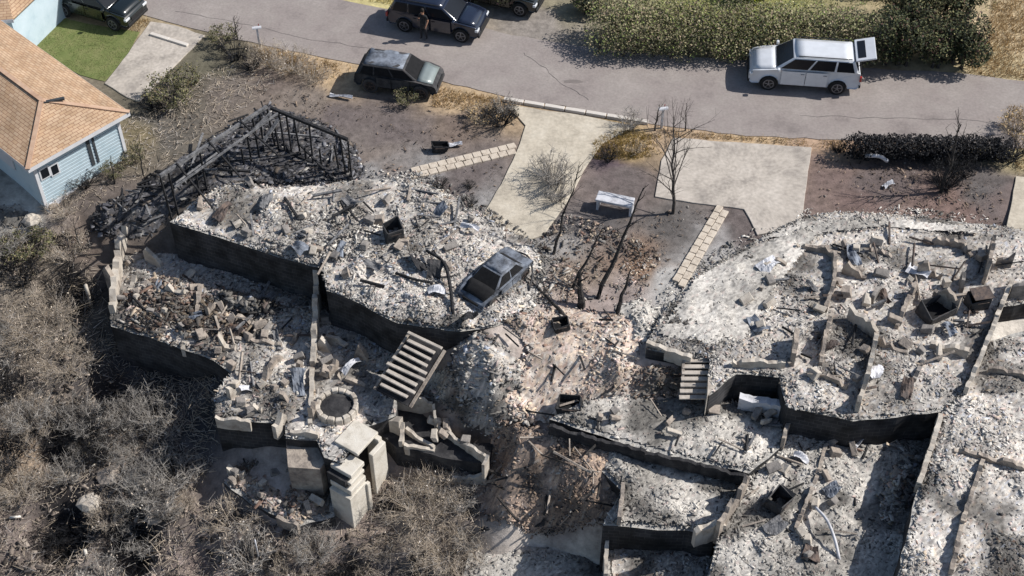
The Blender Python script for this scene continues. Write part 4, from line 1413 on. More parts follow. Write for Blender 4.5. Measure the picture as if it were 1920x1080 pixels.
def car(name, label, loc, yaw, L, Wd, Hh, style, body_m, glass_m=m_glass, hood_m=None, roof_m=None, side_m=None, burnt=False, gate=False, catg='car', rim_m=m_rim):
    t = thing(name, loc, label, catg, rz=yaw)
    hl, hw = L / 2, Wd / 2
    wr = .39 if style == 'suv' else .33
    gc = .30 if style == 'suv' else .22
    belt = Hh * (.645 if style == 'suv' else .63)
    fw, rw = hl - L * .185, -hl + L * .20
    ar = wr + .07

    def arc(cx_, n=9):
        return [(cx_ + ar * math.cos(math.pi - math.pi * k / (n - 1)), max(gc, wr + ar * math.sin(math.pi * k / (n - 1)))) for k in range(n)]
    hood_f, hood_b = hl - .08, hl - L * (.235 if style == 'suv' else .27)
    trunk = -hl + (.10 if style == 'suv' else L * .13)
    up = [(hl - .16, gc + .02), (hl - .03, gc + .14), (hl, gc + .3), (hl - .01, belt * .6), (hl - .05, belt * .74), (hood_f - .10, belt * .85), (hood_f - .45, belt * .92), (hood_b + .25, belt * .975), (hood_b, belt), (trunk, belt + .01), (-hl + .05, belt * .92), (-hl + .01, belt * .75), (-hl, belt * .5), (-hl + .04, gc + .14), (-hl + .14, gc + .02)]
    prof = up + arc(rw) + arc(fw)
    # hull: three layers across so that the flanks swell
    n = len(prof)
    m = MB()
    lay = [(-hw + .02, .0), (-hw, .02), (hw, .02), (hw - .02, .0)]
    V = []
    for (y, _), sc in zip(((-hw + .09, 0), (-hw, 0), (hw, 0), (hw - .09, 0)), (.985, 1, 1, .985)):
        V += [(x * sc, y * (1 - .13 * max(0, (abs(x) - hl + .75) / .75) ** 2), z) for x, z in prof]
    # flank: outline pulled in at the very edge
    F = [tuple(range(n - 1, -1, -1)), tuple(range(3 * n, 4 * n))]
    for j in range(3):
        for i in range(n):
            k = (i + 1) % n
            F.append((j * n + i, j * n + k, (j + 1) * n + k, (j + 1) * n + i))
    F = [f[::-1] for f in F]
    m.add(V, F)
    m.build('body', side_m or body_m, t, True, bevel=.06, segs=3, smooth=True)
    # greenhouse
    gf, gr = hood_b + .06, (-hl + .14 if style == 'suv' else -hl + L * .15)
    rf, rr_ = hood_b - L * (.155 if style == 'suv' else .16), (-hl + .42 if style == 'suv' else -hl + L * .29)
    gw, rw2 = hw - .07, hw - (.20 if style == 'suv' else .24)
    b4 = [Vector(p) for p in ((gf, -gw, belt - .02), (gr, -gw, belt - .02), (gr, gw, belt - .02), (gf, gw, belt - .02))]
    t4 = [Vector(p) for p in ((rf, -rw2, Hh - .05), (rr_, -rw2, Hh - .05), (rr_, rw2, Hh - .05), (rf, rw2, Hh - .05))]
    g = MB()
    g.hexa([b4[0], b4[3], b4[2], b4[1], t4[0], t4[3], t4[2], t4[1]])
    g.build('cabin', side_m or body_m, t, True, bevel=.10, segs=4, smooth=True)
    # roof skin, slightly crowned
    rfm = MB()
    NXr, NYr = 6, 6
    V, F = [], []
    for i in range(NXr + 1):
        for j in range(NYr + 1):
            x = (rf - .05) + (rr_ + .08 - rf + .05) * i / NXr
            y = -rw2 + .05 + (2 * rw2 - .1) * j / NYr
            cr = .05 * (1 - (2 * j / NYr - 1) ** 2) * (1 - .3 * (2 * i / NXr - 1) ** 2)
            if burnt:
                cr -= .05 * math.sin(i * 1.7) * math.sin(j * 1.3)
            V.append((x, y, Hh - .045 + cr))
    for i in range(NXr):
        for j in range(NYr):
            k = i * (NYr + 1) + j
            F.append((k, k + NYr + 1, k + NYr + 2, k + 1)[::-1])
    rfm.add(V, F)
    ro = rfm.build('roof', roof_m or body_m, t, True, smooth=True)
    so = ro.modifiers.new('sheet', 'SOLIDIFY')
    so.thickness = .03
    so.offset = -1

    def pane(nm, c0, c1, c2, c3, u0, u1, v0, v1, off=.012, mt=None):
        def at(u_, v_):
            return (c0.lerp(c1, u_)).lerp(c3.lerp(c2, u_), v_)
        q = [at(u0, v0), at(u1, v0), at(u1, v1), at(u0, v1)]
        nn = (q[1] - q[0]).cross(q[3] - q[0]).normalized()
        cc = sum(q, Vector()) / 4
        if nn.dot(cc - Vector((0, 0, belt))) < 0:
            nn = -nn
        lo_, hi_ = [p - nn * .02 for p in q], [p + nn * off for p in q]
        return MB().hexa(lo_ + hi_).build(nm, mt or glass_m, t, True)
    pane('windscreen', b4[0], b4[3], t4[3], t4[0], .06, .94, .10, .92)
    if not gate:
        pane('rear_window', b4[1], b4[2], t4[2], t4[1], .10, .90, .18, .88)
    cuts = ((.04, .37), (.40, .70), (.73, .95)) if style == 'suv' else ((.06, .48), (.52, .92))
    for s_, (A, B, Cc, D) in ((-1, (b4[0], b4[1], t4[1], t4[0])), (1, (b4[3], b4[2], t4[2], t4[3]))):
        for u0, u1 in cuts:
            pane('side_window', A, B, Cc, D, u0, u1, .12, .88)
    # bonnet
    m = MB()
    y = hw - .12
    hs = [(hood_f - .10, belt * .86, .88), (hood_f - .45, belt * .93, .95), (hood_b + .25, belt * .985, 1), (hood_b + .03, belt + .012, 1)]
    NYh = 6
    Vh = [(x_, -y * k_ + 2 * y * k_ * j / NYh, z_ + .045 * (1 - (2 * j / NYh - 1) ** 2)) for x_, z_, k_ in hs for j in range(NYh + 1)]
    m.add(Vh, [(i * (NYh + 1) + j, i * (NYh + 1) + j + 1, (i + 1) * (NYh + 1) + j + 1, (i + 1) * (NYh + 1) + j) for i in range(3) for j in range(NYh)])
    ho = m.build('bonnet', hood_m or body_m, t, True, smooth=True)
    so = ho.modifiers.new('sheet', 'SOLIDIFY')
    so.thickness = .025
    so.offset = 1
    # doors and handles
    dz0, dz1 = gc + .12, belt - .03
    spans = ((fw - ar - .06, fw - ar - .06 - L * .215), (fw - ar - .08 - L * .215, max(rw + ar * .7, fw - ar - .08 - L * .41)))
    for s_ in (-1, 1):
        for x0, x1 in spans:
            dm = MB().box(((x0 + x1) / 2, s_ * (hw + .002), (dz0 + dz1) / 2), (x0 - x1 - .012, .012, dz1 - dz0), 0).build('door', side_m or body_m, t, True, bevel=.006, segs=1)
            if not burnt:
                MB().box((x1 + .14, s_ * (hw + .022), dz1 - .12), (.17, .03, .03)).build('handle', m_rim if body_m == m_wht else m_blackp, dm, True, bevel=.008, segs=1)
        if not burnt:
            MB().box((gf - .16, s_ * (hw + .09), belt + .08), (.13, .2, .15)).build('mirror', body_m, t, True, bevel=.03)
            MB().box((hl - .10, s_ * (hw - .22), belt * .70), (.16, .34, .13)).build('headlight', m_head, t, True, bevel=.03)
            MB().box((-hl + .04, s_ * (hw - .1), belt * .78), (.10, .16, .26)).build('tail_light', m_tail, t, True, bevel=.02)
            if style == 'suv':
                MB().beam((rf - .15, s_ * (rw2 - .03), Hh + .035), (rr_ + .15, s_ * (rw2 - .03), Hh + .035), .035, .03).build('roof_rail', m_blackp, t, True)
    MB().box((hl - .005, 0, belt * .60), (.05, Wd * .52, .2)).build('grille', m_blackp, t, True, bevel=.01)
    MB().box((hl - .02, 0, gc + .14), (.1, Wd * .86, .16)).build('bumper', side_m or m_blackp, t, True, bevel=.03)
    MB().box((-hl + .01, 0, gc + .16), (.1, Wd * .86, .18)).build('bumper', side_m or m_blackp, t, True, bevel=.03)
    # wheels
    for x in (fw, rw):
        for s_ in (-1, 1):
            w = MB().lathe([(wr * .62, -.11), (wr * .93, -.11), (wr, -.08), (wr, .08), (wr * .93, .11), (wr * .62, .11)], (x, s_ * (hw - .12), wr), 'Y', 24).build('wheel', m_tyre if not burnt else m_shelld, t, True, smooth=False)
            rm_ = MB()
            rm_.lathe([(wr * .64, -.02), (wr * .64, .02)], (x, s_ * (hw - .02), wr), 'Y', 20)
            rm_.build('hub_disc', m_blackp, w, True)
            sp = MB()
            for k in range(5):
                a = 2 * math.pi * k / 5 + .3
                sp.beam((x, s_ * (hw + .005), wr), (x + math.cos(a) * wr * .62, s_ * (hw + .005), wr + math.sin(a) * wr * .62), .05, .03)
            sp.lathe([(wr * .56, -.02), (wr * .65, -.02), (wr * .65, .02), (wr * .56, .02)], (x, s_ * (hw + .005), wr), 'Y', 20, closed=True)
            sp.build('rim', rim_m, w, True)
    if gate:
        hx = rr_ - .02
        tg = MB()
        a, b = Vector((hx, 0, Hh - .02)), Vector((hx - .9, 0, Hh + .22))
        tg.beam(a, b, Wd * .84, .09)
        tgo = tg.build('tailgate', body_m, t, True, bevel=.03)
        tg2 = MB().beam(a.lerp(b, .12) + Vector((0, 0, .05)), a.lerp(b, .5) + Vector((0, 0, .05)), Wd * .66, .02)
        tg2.build('tailgate_glass', glass_m, tgo, True)
        for s_ in (-1, 1):
            MB().beam((hx - .05, s_ * Wd * .36, Hh - .45), (hx - .55, s_ * Wd * .36, Hh - .0), .025, .025).build('strut', m_blackp, tgo, True)
        pane('load_bay_shade', b4[1], b4[2], t4[2], t4[1], .06, .94, .02, .95, .02, m_dark)  # added black panels paint the shade inside the open tail
        MB().box((-hl + .02, 0, belt * .74), (.06, Wd * .74, belt * .5)).build('load_opening_shade', m_dark, t, True)
    return t


def place_ang(a, b):
    p, q = P(*a), P(*b)
    return math.atan2(q.y - p.y, q.x - p.x)


wc_ = P(1503, 150)
car('suv', 'white sport utility car parked on the road with its tailgate raised', (wc_.x, wc_.y, 0), place_ang((1575, 170), (1430, 160)), 5.15, 1.98, 1.88, 'suv', m_wht, gate=True)
dc = P(822, 50)
car('suv', 'dark blue sport utility car parked on the road behind a person', (dc.x, dc.y, 0), place_ang((770, 62), (855, 78)), 4.75, 1.9, 1.72, 'suv', m_navy)
gcp = P(188, 26)
car('suv', 'black sport utility car parked beside the green lawn', (gcp.x, gcp.y, 0), place_ang((130, 28), (215, 52)), 4.7, 1.9, 1.7, 'suv', m_blk)
bc = P(750, 160)
car('burned_hatchback', 'half-burned hatchback on the verge, black cabin and silver green nose', (bc.x, bc.y, 0), place_ang((690, 165), (800, 190)) + .12, 3.95, 1.72, 1.52, 'suv', m_silv, glass_m=m_dark, hood_m=m_silv, roof_m=m_shell, side_m=m_shelld, burnt=True, rim_m=m_rust)
rc = P(930, 535)
car('burned_car', 'burned-out blue grey car shell standing in the ash of the left drive', (rc.x, rc.y, -.1), place_ang((972, 498), (895, 566)), 3.25, 1.5, 1.22, 'sedan', m_shell, glass_m=m_dark, hood_m=m_dark, roof_m=m_shell, side_m=m_shell, burnt=True, rim_m=m_rust)
# dark van partly behind the blue car at the top edge
vc = P(935, 2)
car('suv', 'black car half hidden under the tree at the top edge', (vc.x, vc.y, 0), place_ang((905, 0), (960, 12)), 4.6, 1.85, 1.65, 'suv', m_blk)

# ------------------------------------------------------------------ person beside the blue car
m_skin = mat('skin', [C(176, 132, 108), C(200, 152, 126)], 5, .6, .05)
m_shirt = mat('black shirt', [(.012, .012, .014), (.03, .03, .034)], 12, .9, .2)
m_trous = mat('dark trousers', [(.02, .021, .026), (.045, .045, .05)], 12, .9, .2)
m_hair = mat('dark hair', [(.01, .008, .007), (.03, .024, .02)], 30, .8, .3)
m_shoe = mat('shoe', [(.03, .03, .03), C(200, 200, 200)], 4, .7, .1)


def person(loc, yaw, label):
    J = {'pel': (0, 0, .95, .155, .115), 'wst': (0, .01, 1.12, .14, .105), 'cst': (0, .015, 1.32, .165, .115), 'nkb': (0, .0, 1.47, .075, .07), 'nk': (0, .015, 1.53, .055, .058),
         'hd': (0, .03, 1.62, .075, .09), 'hd2': (0, .03, 1.70, .072, .088)}
    E = [('pel', 'wst'), ('wst', 'cst'), ('cst', 'nkb'), ('nkb', 'nk'), ('nk', 'hd'), ('hd', 'hd2')]
    for s_, n_ in ((-1, 'l'), (1, 'r')):
        J.update({n_ + 'sh': (s_ * .185, 0, 1.42, .062, .06), n_ + 'el': (s_ * .26, -.03, 1.15, .045, .045), n_ + 'wr': (s_ * (.24 if s_ < 0 else .20), .12, .95 if s_ < 0 else 1.12, .03, .03), n_ + 'pa': (s_ * (.24 if s_ < 0 else .17), .17, .89 if s_ < 0 else 1.16, .036, .02),
                  n_ + 'hp': (s_ * .09, 0, .88, .09, .09), n_ + 'kn': (s_ * (.10 + .02), .03 * s_ + .02, .48, .06, .062), n_ + 'an': (s_ * .12, .05 * s_ - .03, .09, .042, .046), n_ + 'to': (s_ * .135, .05 * s_ + .13, .04, .042, .03)})
        E += [('cst', n_ + 'sh'), (n_ + 'sh', n_ + 'el'), (n_ + 'el', n_ + 'wr'), (n_ + 'wr', n_ + 'pa'), ('pel', n_ + 'hp'), (n_ + 'hp', n_ + 'kn'), (n_ + 'kn', n_ + 'an'), (n_ + 'an', n_ + 'to')]
        wr_, pa = Vector(J[n_ + 'wr'][:3]), Vector(J[n_ + 'pa'][:3])
        d = (pa - wr_).normalized()
        sd = d.cross(Vector((0, 0, 1))).normalized()
        for k in range(4):
            b = pa + sd * (k - 1.5) * .019
            ln = (.062, .072, .068, .052)[k]
            J[n_ + 'f%d' % k] = (*(b + d * ln * .55), .0085, .0085)
            J[n_ + 'g%d' % k] = (*(b + d * ln + Vector((0, 0, -.018))), .0075, .0075)
            E += [(n_ + 'pa', n_ + 'f%d' % k), (n_ + 'f%d' % k, n_ + 'g%d' % k)]
        b = wr_ + d * .03 + sd * .03 * -s_
        J[n_ + 'th'] = (*(b + d * .03 + sd * .02 * -s_), .0095, .0095)
        E += [(n_ + 'wr', n_ + 'th')]
    names = list(J)
    me = bpy.data.meshes.new('body')
    me.from_pydata([J[k][:3] for k in names], [(names.index(a), names.index(b)) for a, b in E], [])
    ob = bpy.data.objects.new('body_tmp', me)
    COL.objects.link(ob)
    sk = ob.modifiers.new('skin', 'SKIN')
    sk.use_smooth_shade = True
    for i, k in enumerate(names):
        me.skin_vertices[0].data[i].radius = J[k][3:]
        me.skin_vertices[0].data[i].use_root = (k == 'pel')
    sb = ob.modifiers.new('sub', 'SUBSURF')
    sb.levels = sb.render_levels = 2
    dg = bpy.context.evaluated_depsgraph_get()
    me2 = bpy.data.meshes.new_from_object(ob.evaluated_get(dg))
    bpy.data.objects.remove(ob)
    me2.name = 'body'
    me2.materials.clear()
    for mm in (m_skin, m_shirt, m_trous, m_shoe, m_hair):
        me2.materials.append(mm)
    for p in me2.polygons:
        c = p.center
        k = 0
        if c.z < .085:
            k = 3
        elif c.z < .98 and abs(c.x) < .215 and c.y < .13:
            k = 2
        elif c.z < 1.495 and not (abs(c.x) > .2 and c.z < 1.24) and c.y < .13:
            k = 1
        p.material_index = k
        p.use_smooth = True
    root = thing('person', loc, label, 'person', rz=yaw)
    link_mesh('body', me2, root)
    h = MB()
    h.lathe([(.02, .115), (.06, .10), (.088, .06), (.096, .0), (.09, -.05), (.07, -.075)], (0, .012, 1.70), n=14)
    h.build('hair', m_hair, root, True, smooth=True)
    f = MB()
    f.box((0, .128, 1.63), (.025, .035, .045))
    f.build('nose', m_skin, root, True, bevel=.008)
    for s_ in (-1, 1):
        MB().lathe([(.004, -.006), (.011, 0), (.004, .006)], (s_ * .03, .112, 1.665), n=8).build('eye', m_hair, root, True)
        MB().box((s_ * .083, .02, 1.645), (.016, .03, .055)).build('ear', m_skin, root, True, bevel=.006)
    MB().box((0, .117, 1.59), (.045, .012, .012)).build('mouth', m_rust, root, True, bevel=.004)
    return root


pp = P(795, 74)
person((pp.x, pp.y, 0), R(150), 'person in dark clothes standing in the road beside the blue car')

# ------------------------------------------------------------------ vegetation
def bush_arrays(seed, rad, h, ntw, pal, nleaf=0, lpal=None, lsize=.07, spread=1.0, thick=.02):
    r = np.random.default_rng(seed)
    A, B, W0, W1 = [], [], [], []
    n1 = max(8, ntw // 8)
    az = r.uniform(0, 2 * math.pi, n1)
    el = r.uniform(.15, 1.0, n1)
    rr = rad * spread * np.sqrt(r.uniform(.1, 1, n1))
    base = np.stack([np.cos(az) * .12 * rad, np.sin(az) * .12 * rad, np.full(n1, -.1)], -1)
    tip = np.stack([np.cos(az) * rr, np.sin(az) * rr, h * (.35 + .65 * el)], -1)
    mid = base * .4 + tip * .6 + r.normal(0, .08 * rad, (n1, 3))
    A += [base, mid]
    B += [mid, tip]
    W0 += [np.full(n1, thick), np.full(n1, thick * .6)]
    W1 += [np.full(n1, thick * .6), np.full(n1, thick * .25)]
    n2 = ntw
    k = r.integers(0, n1, n2)
    t = r.uniform(.25, 1, (n2, 1))
    s = mid[k] * (1 - t) + tip[k] * t
    d = r.normal(0, 1, (n2, 3))
    d[:, 2] = np.abs(d[:, 2]) * .8 + .1
    d /= np.linalg.norm(d, axis=1, keepdims=True)
    e = s + d * r.uniform(.12, .5, (n2, 1)) * rad * .8
    A.append(s)
    B.append(e)
    W0.append(np.full(n2, thick * .4))
    W1.append(np.full(n2, thick * .15))
    a, b = np.concatenate(A), np.concatenate(B)
    st = sticks(a, b, np.concatenate(W0), np.concatenate(W1), pick(pal, len(a), r))
    lf = None
    if nleaf:
        k = r.integers(0, n2, nleaf)
        p = s[k] + (e[k] - s[k]) * r.uniform(.2, 1.1, (nleaf, 1)) + r.normal(0, .05 * rad, (nleaf, 3))
        p[:, 2] = np.maximum(p[:, 2], .03)
        lf = leaves(p, r.uniform(.5, 1.2, nleaf) * lsize, pick(lpal or pal, nleaf, r, .25), seed)
    return st, lf


LIB = {}


def shrub(kind, px, py, sc, label, group, name='burned_shrub', rz=None, catg='shrub', at=None, z=None):
    """kind: (seed, radius, height, twigs, palette, leaves, leaf palette, leaf size)"""
    if kind not in LIB:
        st, lf = bush_arrays(*KINDS[kind])
        LIB[kind] = (st, lf, {})
    p = at or G(px, py)
    root = thing(name, p, label, catg, group, rz if rz is not None else random.uniform(0, 6.28))
    root.scale = (sc * random.uniform(.85, 1.15), sc * random.uniform(.85, 1.15), sc)
    st, lf, me = LIB[kind]
    if not me:
        o1 = np_mesh('stems', *st, m_veg, root, shift=False)
        me['stems'] = o1.data
        if lf is not None:
            o2 = np_mesh('foliage', *lf, m_leaf, root, shift=False)
            me['foliage'] = o2.data
    else:
        for nm, d in me.items():
            link_mesh(nm, d, root)
    return root


PAL_OLIVE = [(4, C(112, 110, 76)), (3, C(90, 92, 62)), (2, C(136, 130, 92)), (2, C(70, 70, 52)), (1, C(120, 104, 80))]
PAL_DKGREEN = [(4, C(78, 84, 58)), (3, C(56, 62, 48)), (2, C(108, 112, 76)), (1.4, C(134, 130, 90)), (1, C(112, 84, 76))]
PAL_HEDGE = [(4, C(156, 146, 114)), (3, C(132, 134, 94)), (2, C(172, 166, 130)), (2, C(106, 104, 76)), (1.8, C(140, 154, 88)), (1.4, C(160, 140, 120))]
PAL_BLACK = [(5, CHAR), (3, CHARG), (1, C(84, 80, 78))]
PAL_GREYTW = [(4, C(178, 172, 164)), (3, C(150, 144, 138)), (2, C(198, 192, 184)), (1, C(104, 98, 94))]
KINDS = {
    'brush1': (1, 1.0, .85, 520, PAL_BRUSH, 60, PAL_BRUSH, .04, 1.0, .014),
    'bigbrush': (11, 1.9, 1.1, 900, PAL_BRUSH, 200, PAL_BRUSH, .04, 1.0, .015),
    'biggrey': (12, 1.8, 1.2, 1000, PAL_GREYTW, 0, None, .04, 1.0, .014),
    'bigdark': (13, 1.6, 1.1, 1100, PAL_BLACK, 150, PAL_BLACK, .05, 1.0, .016),
    'brush2': (2, 1.0, .6, 520, PAL_BRUSH, 60, PAL_BRUSH, .04, 1.0, .014),
    'brush3': (3, .9, 1.1, 420, PAL_GREYTW, 120, PAL_BRUSH, .04),
    'dark1': (4, .9, .9, 420, PAL_BLACK, 260, [(3, CHARG), (2, C(84, 78, 70)), (1, C(104, 98, 82))], .05),
    'dark2': (5, 1.0, 1.0, 480, PAL_BLACK, 60, PAL_BLACK, .05),
    'olive1': (6, .9, .9, 260, PAL_BRUSH, 1300, PAL_OLIVE, .055),
    'grey1': (7, 1.0, 1.0, 620, PAL_GREYTW, 0, None, .05),
    'tan1': (8, .8, .7, 320, PAL_BRUSH, 500, PAL_DRY, .05),
}
rs = random.Random(77)
# the burned slope on the left and along the bottom
slope = GX([(-40, 460), (110, 440), (165, 520), (165, 640), (330, 740), (390, 800), (330, 900), (420, 960), (560, 1015), (690, 1010), (720, 900), (890, 900), (890, 1110), (-40, 1110)])
xs, ys = scatter(slope, 60, np.random.default_rng(5))
shade = GX([(180, 640), (420, 690), (400, 860), (330, 880), (200, 740)])
for x, y in zip(xs, ys):
    if inpoly(np.array([x]), np.array([y]), shade)[0]:
        continue
    k = rs.choice(['brush1', 'brush2', 'brush1', 'brush3', 'dark1', 'dark2', 'dark2', 'grey1', 'grey1'])
    txt = {'brush1': 'tan burned bush on the slope left of and below the ruin', 'brush2': 'low brown burned bush on the slope left of and below the ruin', 'brush3': 'spiky grey burned bush on the slope left of and below the ruin',
           'dark2': 'black skeletal bush on the slope left of and below the ruin', 'dark1': 'charred dark bush on the slope left of and below the ruin', 'grey1': 'pale grey twiggy bush on the slope left of and below the ruin'}[k]
    q = min(((130, 500, 'near the black timber corner'), (60, 680, 'halfway down the left edge'), (60, 860, 'low on the left edge'), (110, 1040, 'in the bottom left corner'), (300, 900, 'left of the cellar room'), (430, 1040, 'below the cellar room'), (650, 1050, 'below the chimney'), (820, 970, 'right of the chimney')), key=lambda t_: (G(t_[0], t_[1]) - Vector((x, y, 0))).to_2d().length)[2]
    shrub(k, 0, 0, rs.uniform(.5, 1.25), txt.replace('left of and below the ruin', q), 'burned bushes on the slope ' + q, at=Vector((x, y, H(x, y))))
# single bigger bushes seen on the slope
for k, px, py, sc, txt in (('bigbrush', 60, 620, 1.0, 'wide tan burned bush at the left edge below the house'), ('bigbrush', 120, 690, .8, 'wide brown bush halfway down the left edge'),
                           ('biggrey', 265, 850, 1.0, 'big pale grey bare bush in the shade below the lower floor'), ('grey1', 290, 790, 1.3, 'bare grey bush close under the retaining wall'), ('brush3', 300, 960, 1.3, 'spiky bush in front of the cellar room corner'),
                           ('bigbrush', 790, 960, .95, 'large brown bush right of the chimney'), ('bigbrush', 840, 1040, 1.0, 'large tan bush at the bottom below the chimney'), ('bigbrush', 60, 800, .75, 'tan bush above the dark hollow'),
                           ('bigbrush', 30, 920, .9, 'tan bush at the left edge near the bottom'), ('bigdark', 110, 820, .8, 'black hollow bush near the left edge'), ('bigdark', 110, 1000, 1.0, 'large black bush in the bottom left corner'), ('bigdark', 240, 1010, .85, 'black bush right of the large black bush'),
                           ('brush3', 470, 1060, 1.3, 'spiky bush below the cellar room'), ('bigdark', 640, 1070, .8, 'charred bush at the bottom below the chimney foot')):
    shrub(k, px, py, sc, txt, None)
# garden shrubs, upper left
for k, px, py, sc, txt in (('olive1', 320, 195, 1.2, 'olive bush beside the left drive'), ('olive1', 350, 165, .9, 'olive bush near the top of the left drive'), ('dark1', 290, 205, .8, 'charred bush at the roof corner'),
                           ('olive1', 420, 80, .8, 'green bush at the roadside above the left drive'), ('dark1', 440, 110, .9, 'charred bush at the roadside'), ('brush2', 500, 120, 1.1, 'dry brown bush on the verge, leftmost of the row'),
                           ('brush1', 545, 130, 1.1, 'dry brown bush on the verge, second of the row'), ('brush2', 590, 150, 1.0, 'dry brown bush on the verge nearest the burned hatchback'), ('dark1', 470, 130, .8, 'charred low bush behind the verge row'),
                           ('olive1', 250, 300, .6, 'small olive bush below the blue wall'), ('dark1', 160, 350, .8, 'charred bush below the blue wall'), ('olive1', 215, 330, .6, 'olive bush in the burned strip beside the blue wall'), ('brush1', 120, 400, .9, 'tan bush at the house corner'),
                           ('olive1', 60, 480, 1.1, 'olive bush below the white rubble'), ('brush1', 130, 480, 1.2, 'tan bush beside the black timber corner'), ('dark1', 40, 530, 1.2, 'charred bush at the left edge'), ('dark2', 120, 545, 1.1, 'black bush left of the cream wall'),
                           ('olive1', 765, 195, .75, 'green grey bush in front of the burned hatchback'), ('dark1', 790, 180, .6, 'charred bush at the hatchback nose'),
                           ('tan1', 905, 225, .9, 'tan bush at the lawn corner'), ('dark1', 940, 232, 1.15, 'dark round bush at the mouth of the drive'), ('brush3', 945, 215, .8, 'spiky bush behind the dark round one'),
                           ('dark1', 825, 350, .45, 'small dark bush below the paver path, left'), ('dark1', 880, 352, .4, 'small dark bush below the paver path, right'), ('dark2', 880, 385, .45, 'small black bush beside the drive foot'),
                           ('grey1', 1035, 340, 1.15, 'bare grey bush against the right side of the drive'), ('brush3', 1045, 375, .9, 'spiky bush below the bare grey one'), ('tan1', 1190, 285, .7, 'tan bush between the two drives'), ('dark2', 1140, 300, .6, 'black bush between the two drives'),
                           ('brush3', 1180, 242, .8, 'dry bush at the roadside curb end'), ('tan1', 1900, 250, 1.2, 'brown roadside bush at the right edge'), ('dark1', 1895, 300, 1.0, 'charred bush at the right edge'),
                           ('dark2', 1570, 285, .5, 'small charred bush left of the black hedge'), ('dark2', 1770, 350, 1.0, 'black bush under the bare burned tree'), ('dark2', 1800, 330, .9, 'black bush right of the bare burned tree')):
    shrub(k, px, py, sc, txt, None, name='bush')


def leafy(name, label, catg, pts, rad, n, pal, lsize, seed, trunk=None, core=True, core_col=None, stem_n=0, group=None):
    """crown of leaf-sized faces around lobes: pts = (x,y,z,r) world lobes"""
    r = np.random.default_rng(seed)
    b = Vector((sum(p[0] for p in pts) / len(pts), sum(p[1] for p in pts) / len(pts), 0))
    root = thing(name, b, label, catg, group)
    w = np.array([p[3] ** 2 for p in pts])
    k = r.choice(len(pts), n, p=w / w.sum())
    L = np.array(pts)
    d = r.normal(0, 1, (n, 3))
    d /= np.linalg.norm(d, axis=1, keepdims=True)
    rr = L[k, 3:4] * (1 - .55 * r.uniform(0, 1, (n, 1)) ** 2.2) * (.85 + .3 * vnoise(d[:, 0] * 3 + k, d[:, 1] * 3 + d[:, 2] * 2, .8, seed)[:, None])
    p = L[k, :3] + d * rr * np.array([[1, 1, .9]])
    keep = p[:, 2] > .03
    p = p[keep]
    tone = np.array([r.uniform(.65, 1.3) for _ in pts])[k][keep][:, None]
    cols = pick(pal, len(p), r, .25) * tone
    np_mesh('crown', *leaves(p, r.uniform(.6, 1.3, len(p)) * lsize, cols, seed), m_leaf, root)
    rr_ = random.Random(seed)
    tr = MB()
    for q in pts[:: max(1, len(pts) // 14)]:
        x0, y0 = q[0] * .7 + b.x * .3 if trunk else q[0], q[1] * .7 + b.y * .3 if trunk else q[1]
        tr.tube([(x0, y0, -.1), (x0 + rr_.uniform(-.1, .1), y0 + rr_.uniform(-.1, .1), q[2] * .5), (q[0], q[1], q[2])], [.09, .06, .02], 5)
        for _ in range(3):
            tr.tube([(q[0], q[1], q[2] * .6), (q[0] + rr_.uniform(-.8, .8) * q[3], q[1] + rr_.uniform(-.8, .8) * q[3], q[2] + rr_.uniform(-.2, .6) * q[3])], [.03, .008], 4)
    st_ = tr.build('trunk' if trunk else 'stems', m_barkg, root)
    if not trunk:
        tag(st_, kind='stuff')
    return root


# long hedge across the road
hp = []
rg = random.Random(3)
for k in range(46):
    t = k / 45
    a = P(1130 + 500 * t, 118 - 0 + 18 * t, 0)
    for row in range(3):
        hp.append((a.x + rg.uniform(-.2, .2), a.y + .75 + row * .75 + rg.uniform(-.2, .2), (.8 if row == 0 else 1.3) + rg.uniform(-.25, .35), rg.uniform(.6, .95)))
leafy('hedge', 'long brown green hedge along the far side of the road', 'hedge', hp, 0, 46000, PAL_HEDGE, .06, 51)
# the trees at its right end and behind
for (px, py, n, sp, hh, pal, sd, txt) in ((1690, 128, 9, 1.1, 1.9, PAL_DKGREEN, 52, 'dark green tree at the right end of the hedge'), (1775, 128, 9, 1.1, 1.8, PAL_DKGREEN, 53, 'dark reddish green tree, rightmost by the dry hill'),
                                          (1700, 60, 9, 1.2, 2.4, PAL_OLIVE, 54, 'olive tree behind the dark tree at the right end'), (1800, 60, 8, 1.0, 2.2, PAL_DKGREEN, 55, 'dark tree at the top beside the dry hill'),
                                          (1110, 40, 5, .6, .9, PAL_HEDGE, 56, 'small brown tree at the left end of the hedge'), (925, 15, 6, .9, 1.9, PAL_DKGREEN, 57, 'dark green tree over the black car at the top')):
    c = P(px, py)
    pts = [(c.x + rg.uniform(-sp, sp), c.y + .8 + rg.uniform(-sp, sp), hh * rg.uniform(.45, 1.1), rg.uniform(.55, .9) * (1 if sp > .7 else .7)) for _ in range(n + 5)]
    leafy('tree', txt, 'tree', pts, 0, 9000 if sp > .7 else 4000, pal, .07, sd, trunk=True)
c = P(1420, 15)
leafy('garden_tree', 'bright yellow green bush behind the hedge at the top edge', 'bush', [(c.x + k * .7, c.y + rg.uniform(.6, 1.6), .7, .7) for k in range(-1, 2)], 0, 3500, [(3, C(170, 178, 60)), (2, C(140, 160, 50))], .06, 58)
c = P(1650, 5)
leafy('garden_tree', 'yellow bush behind the hedge near the dark trees', 'bush', [(c.x + k * .8, c.y + 1.0, .8, .7) for k in range(-1, 2)], 0, 3500, [(3, C(190, 180, 80)), (2, C(150, 150, 60))], .06, 59)
c = P(85, 18)
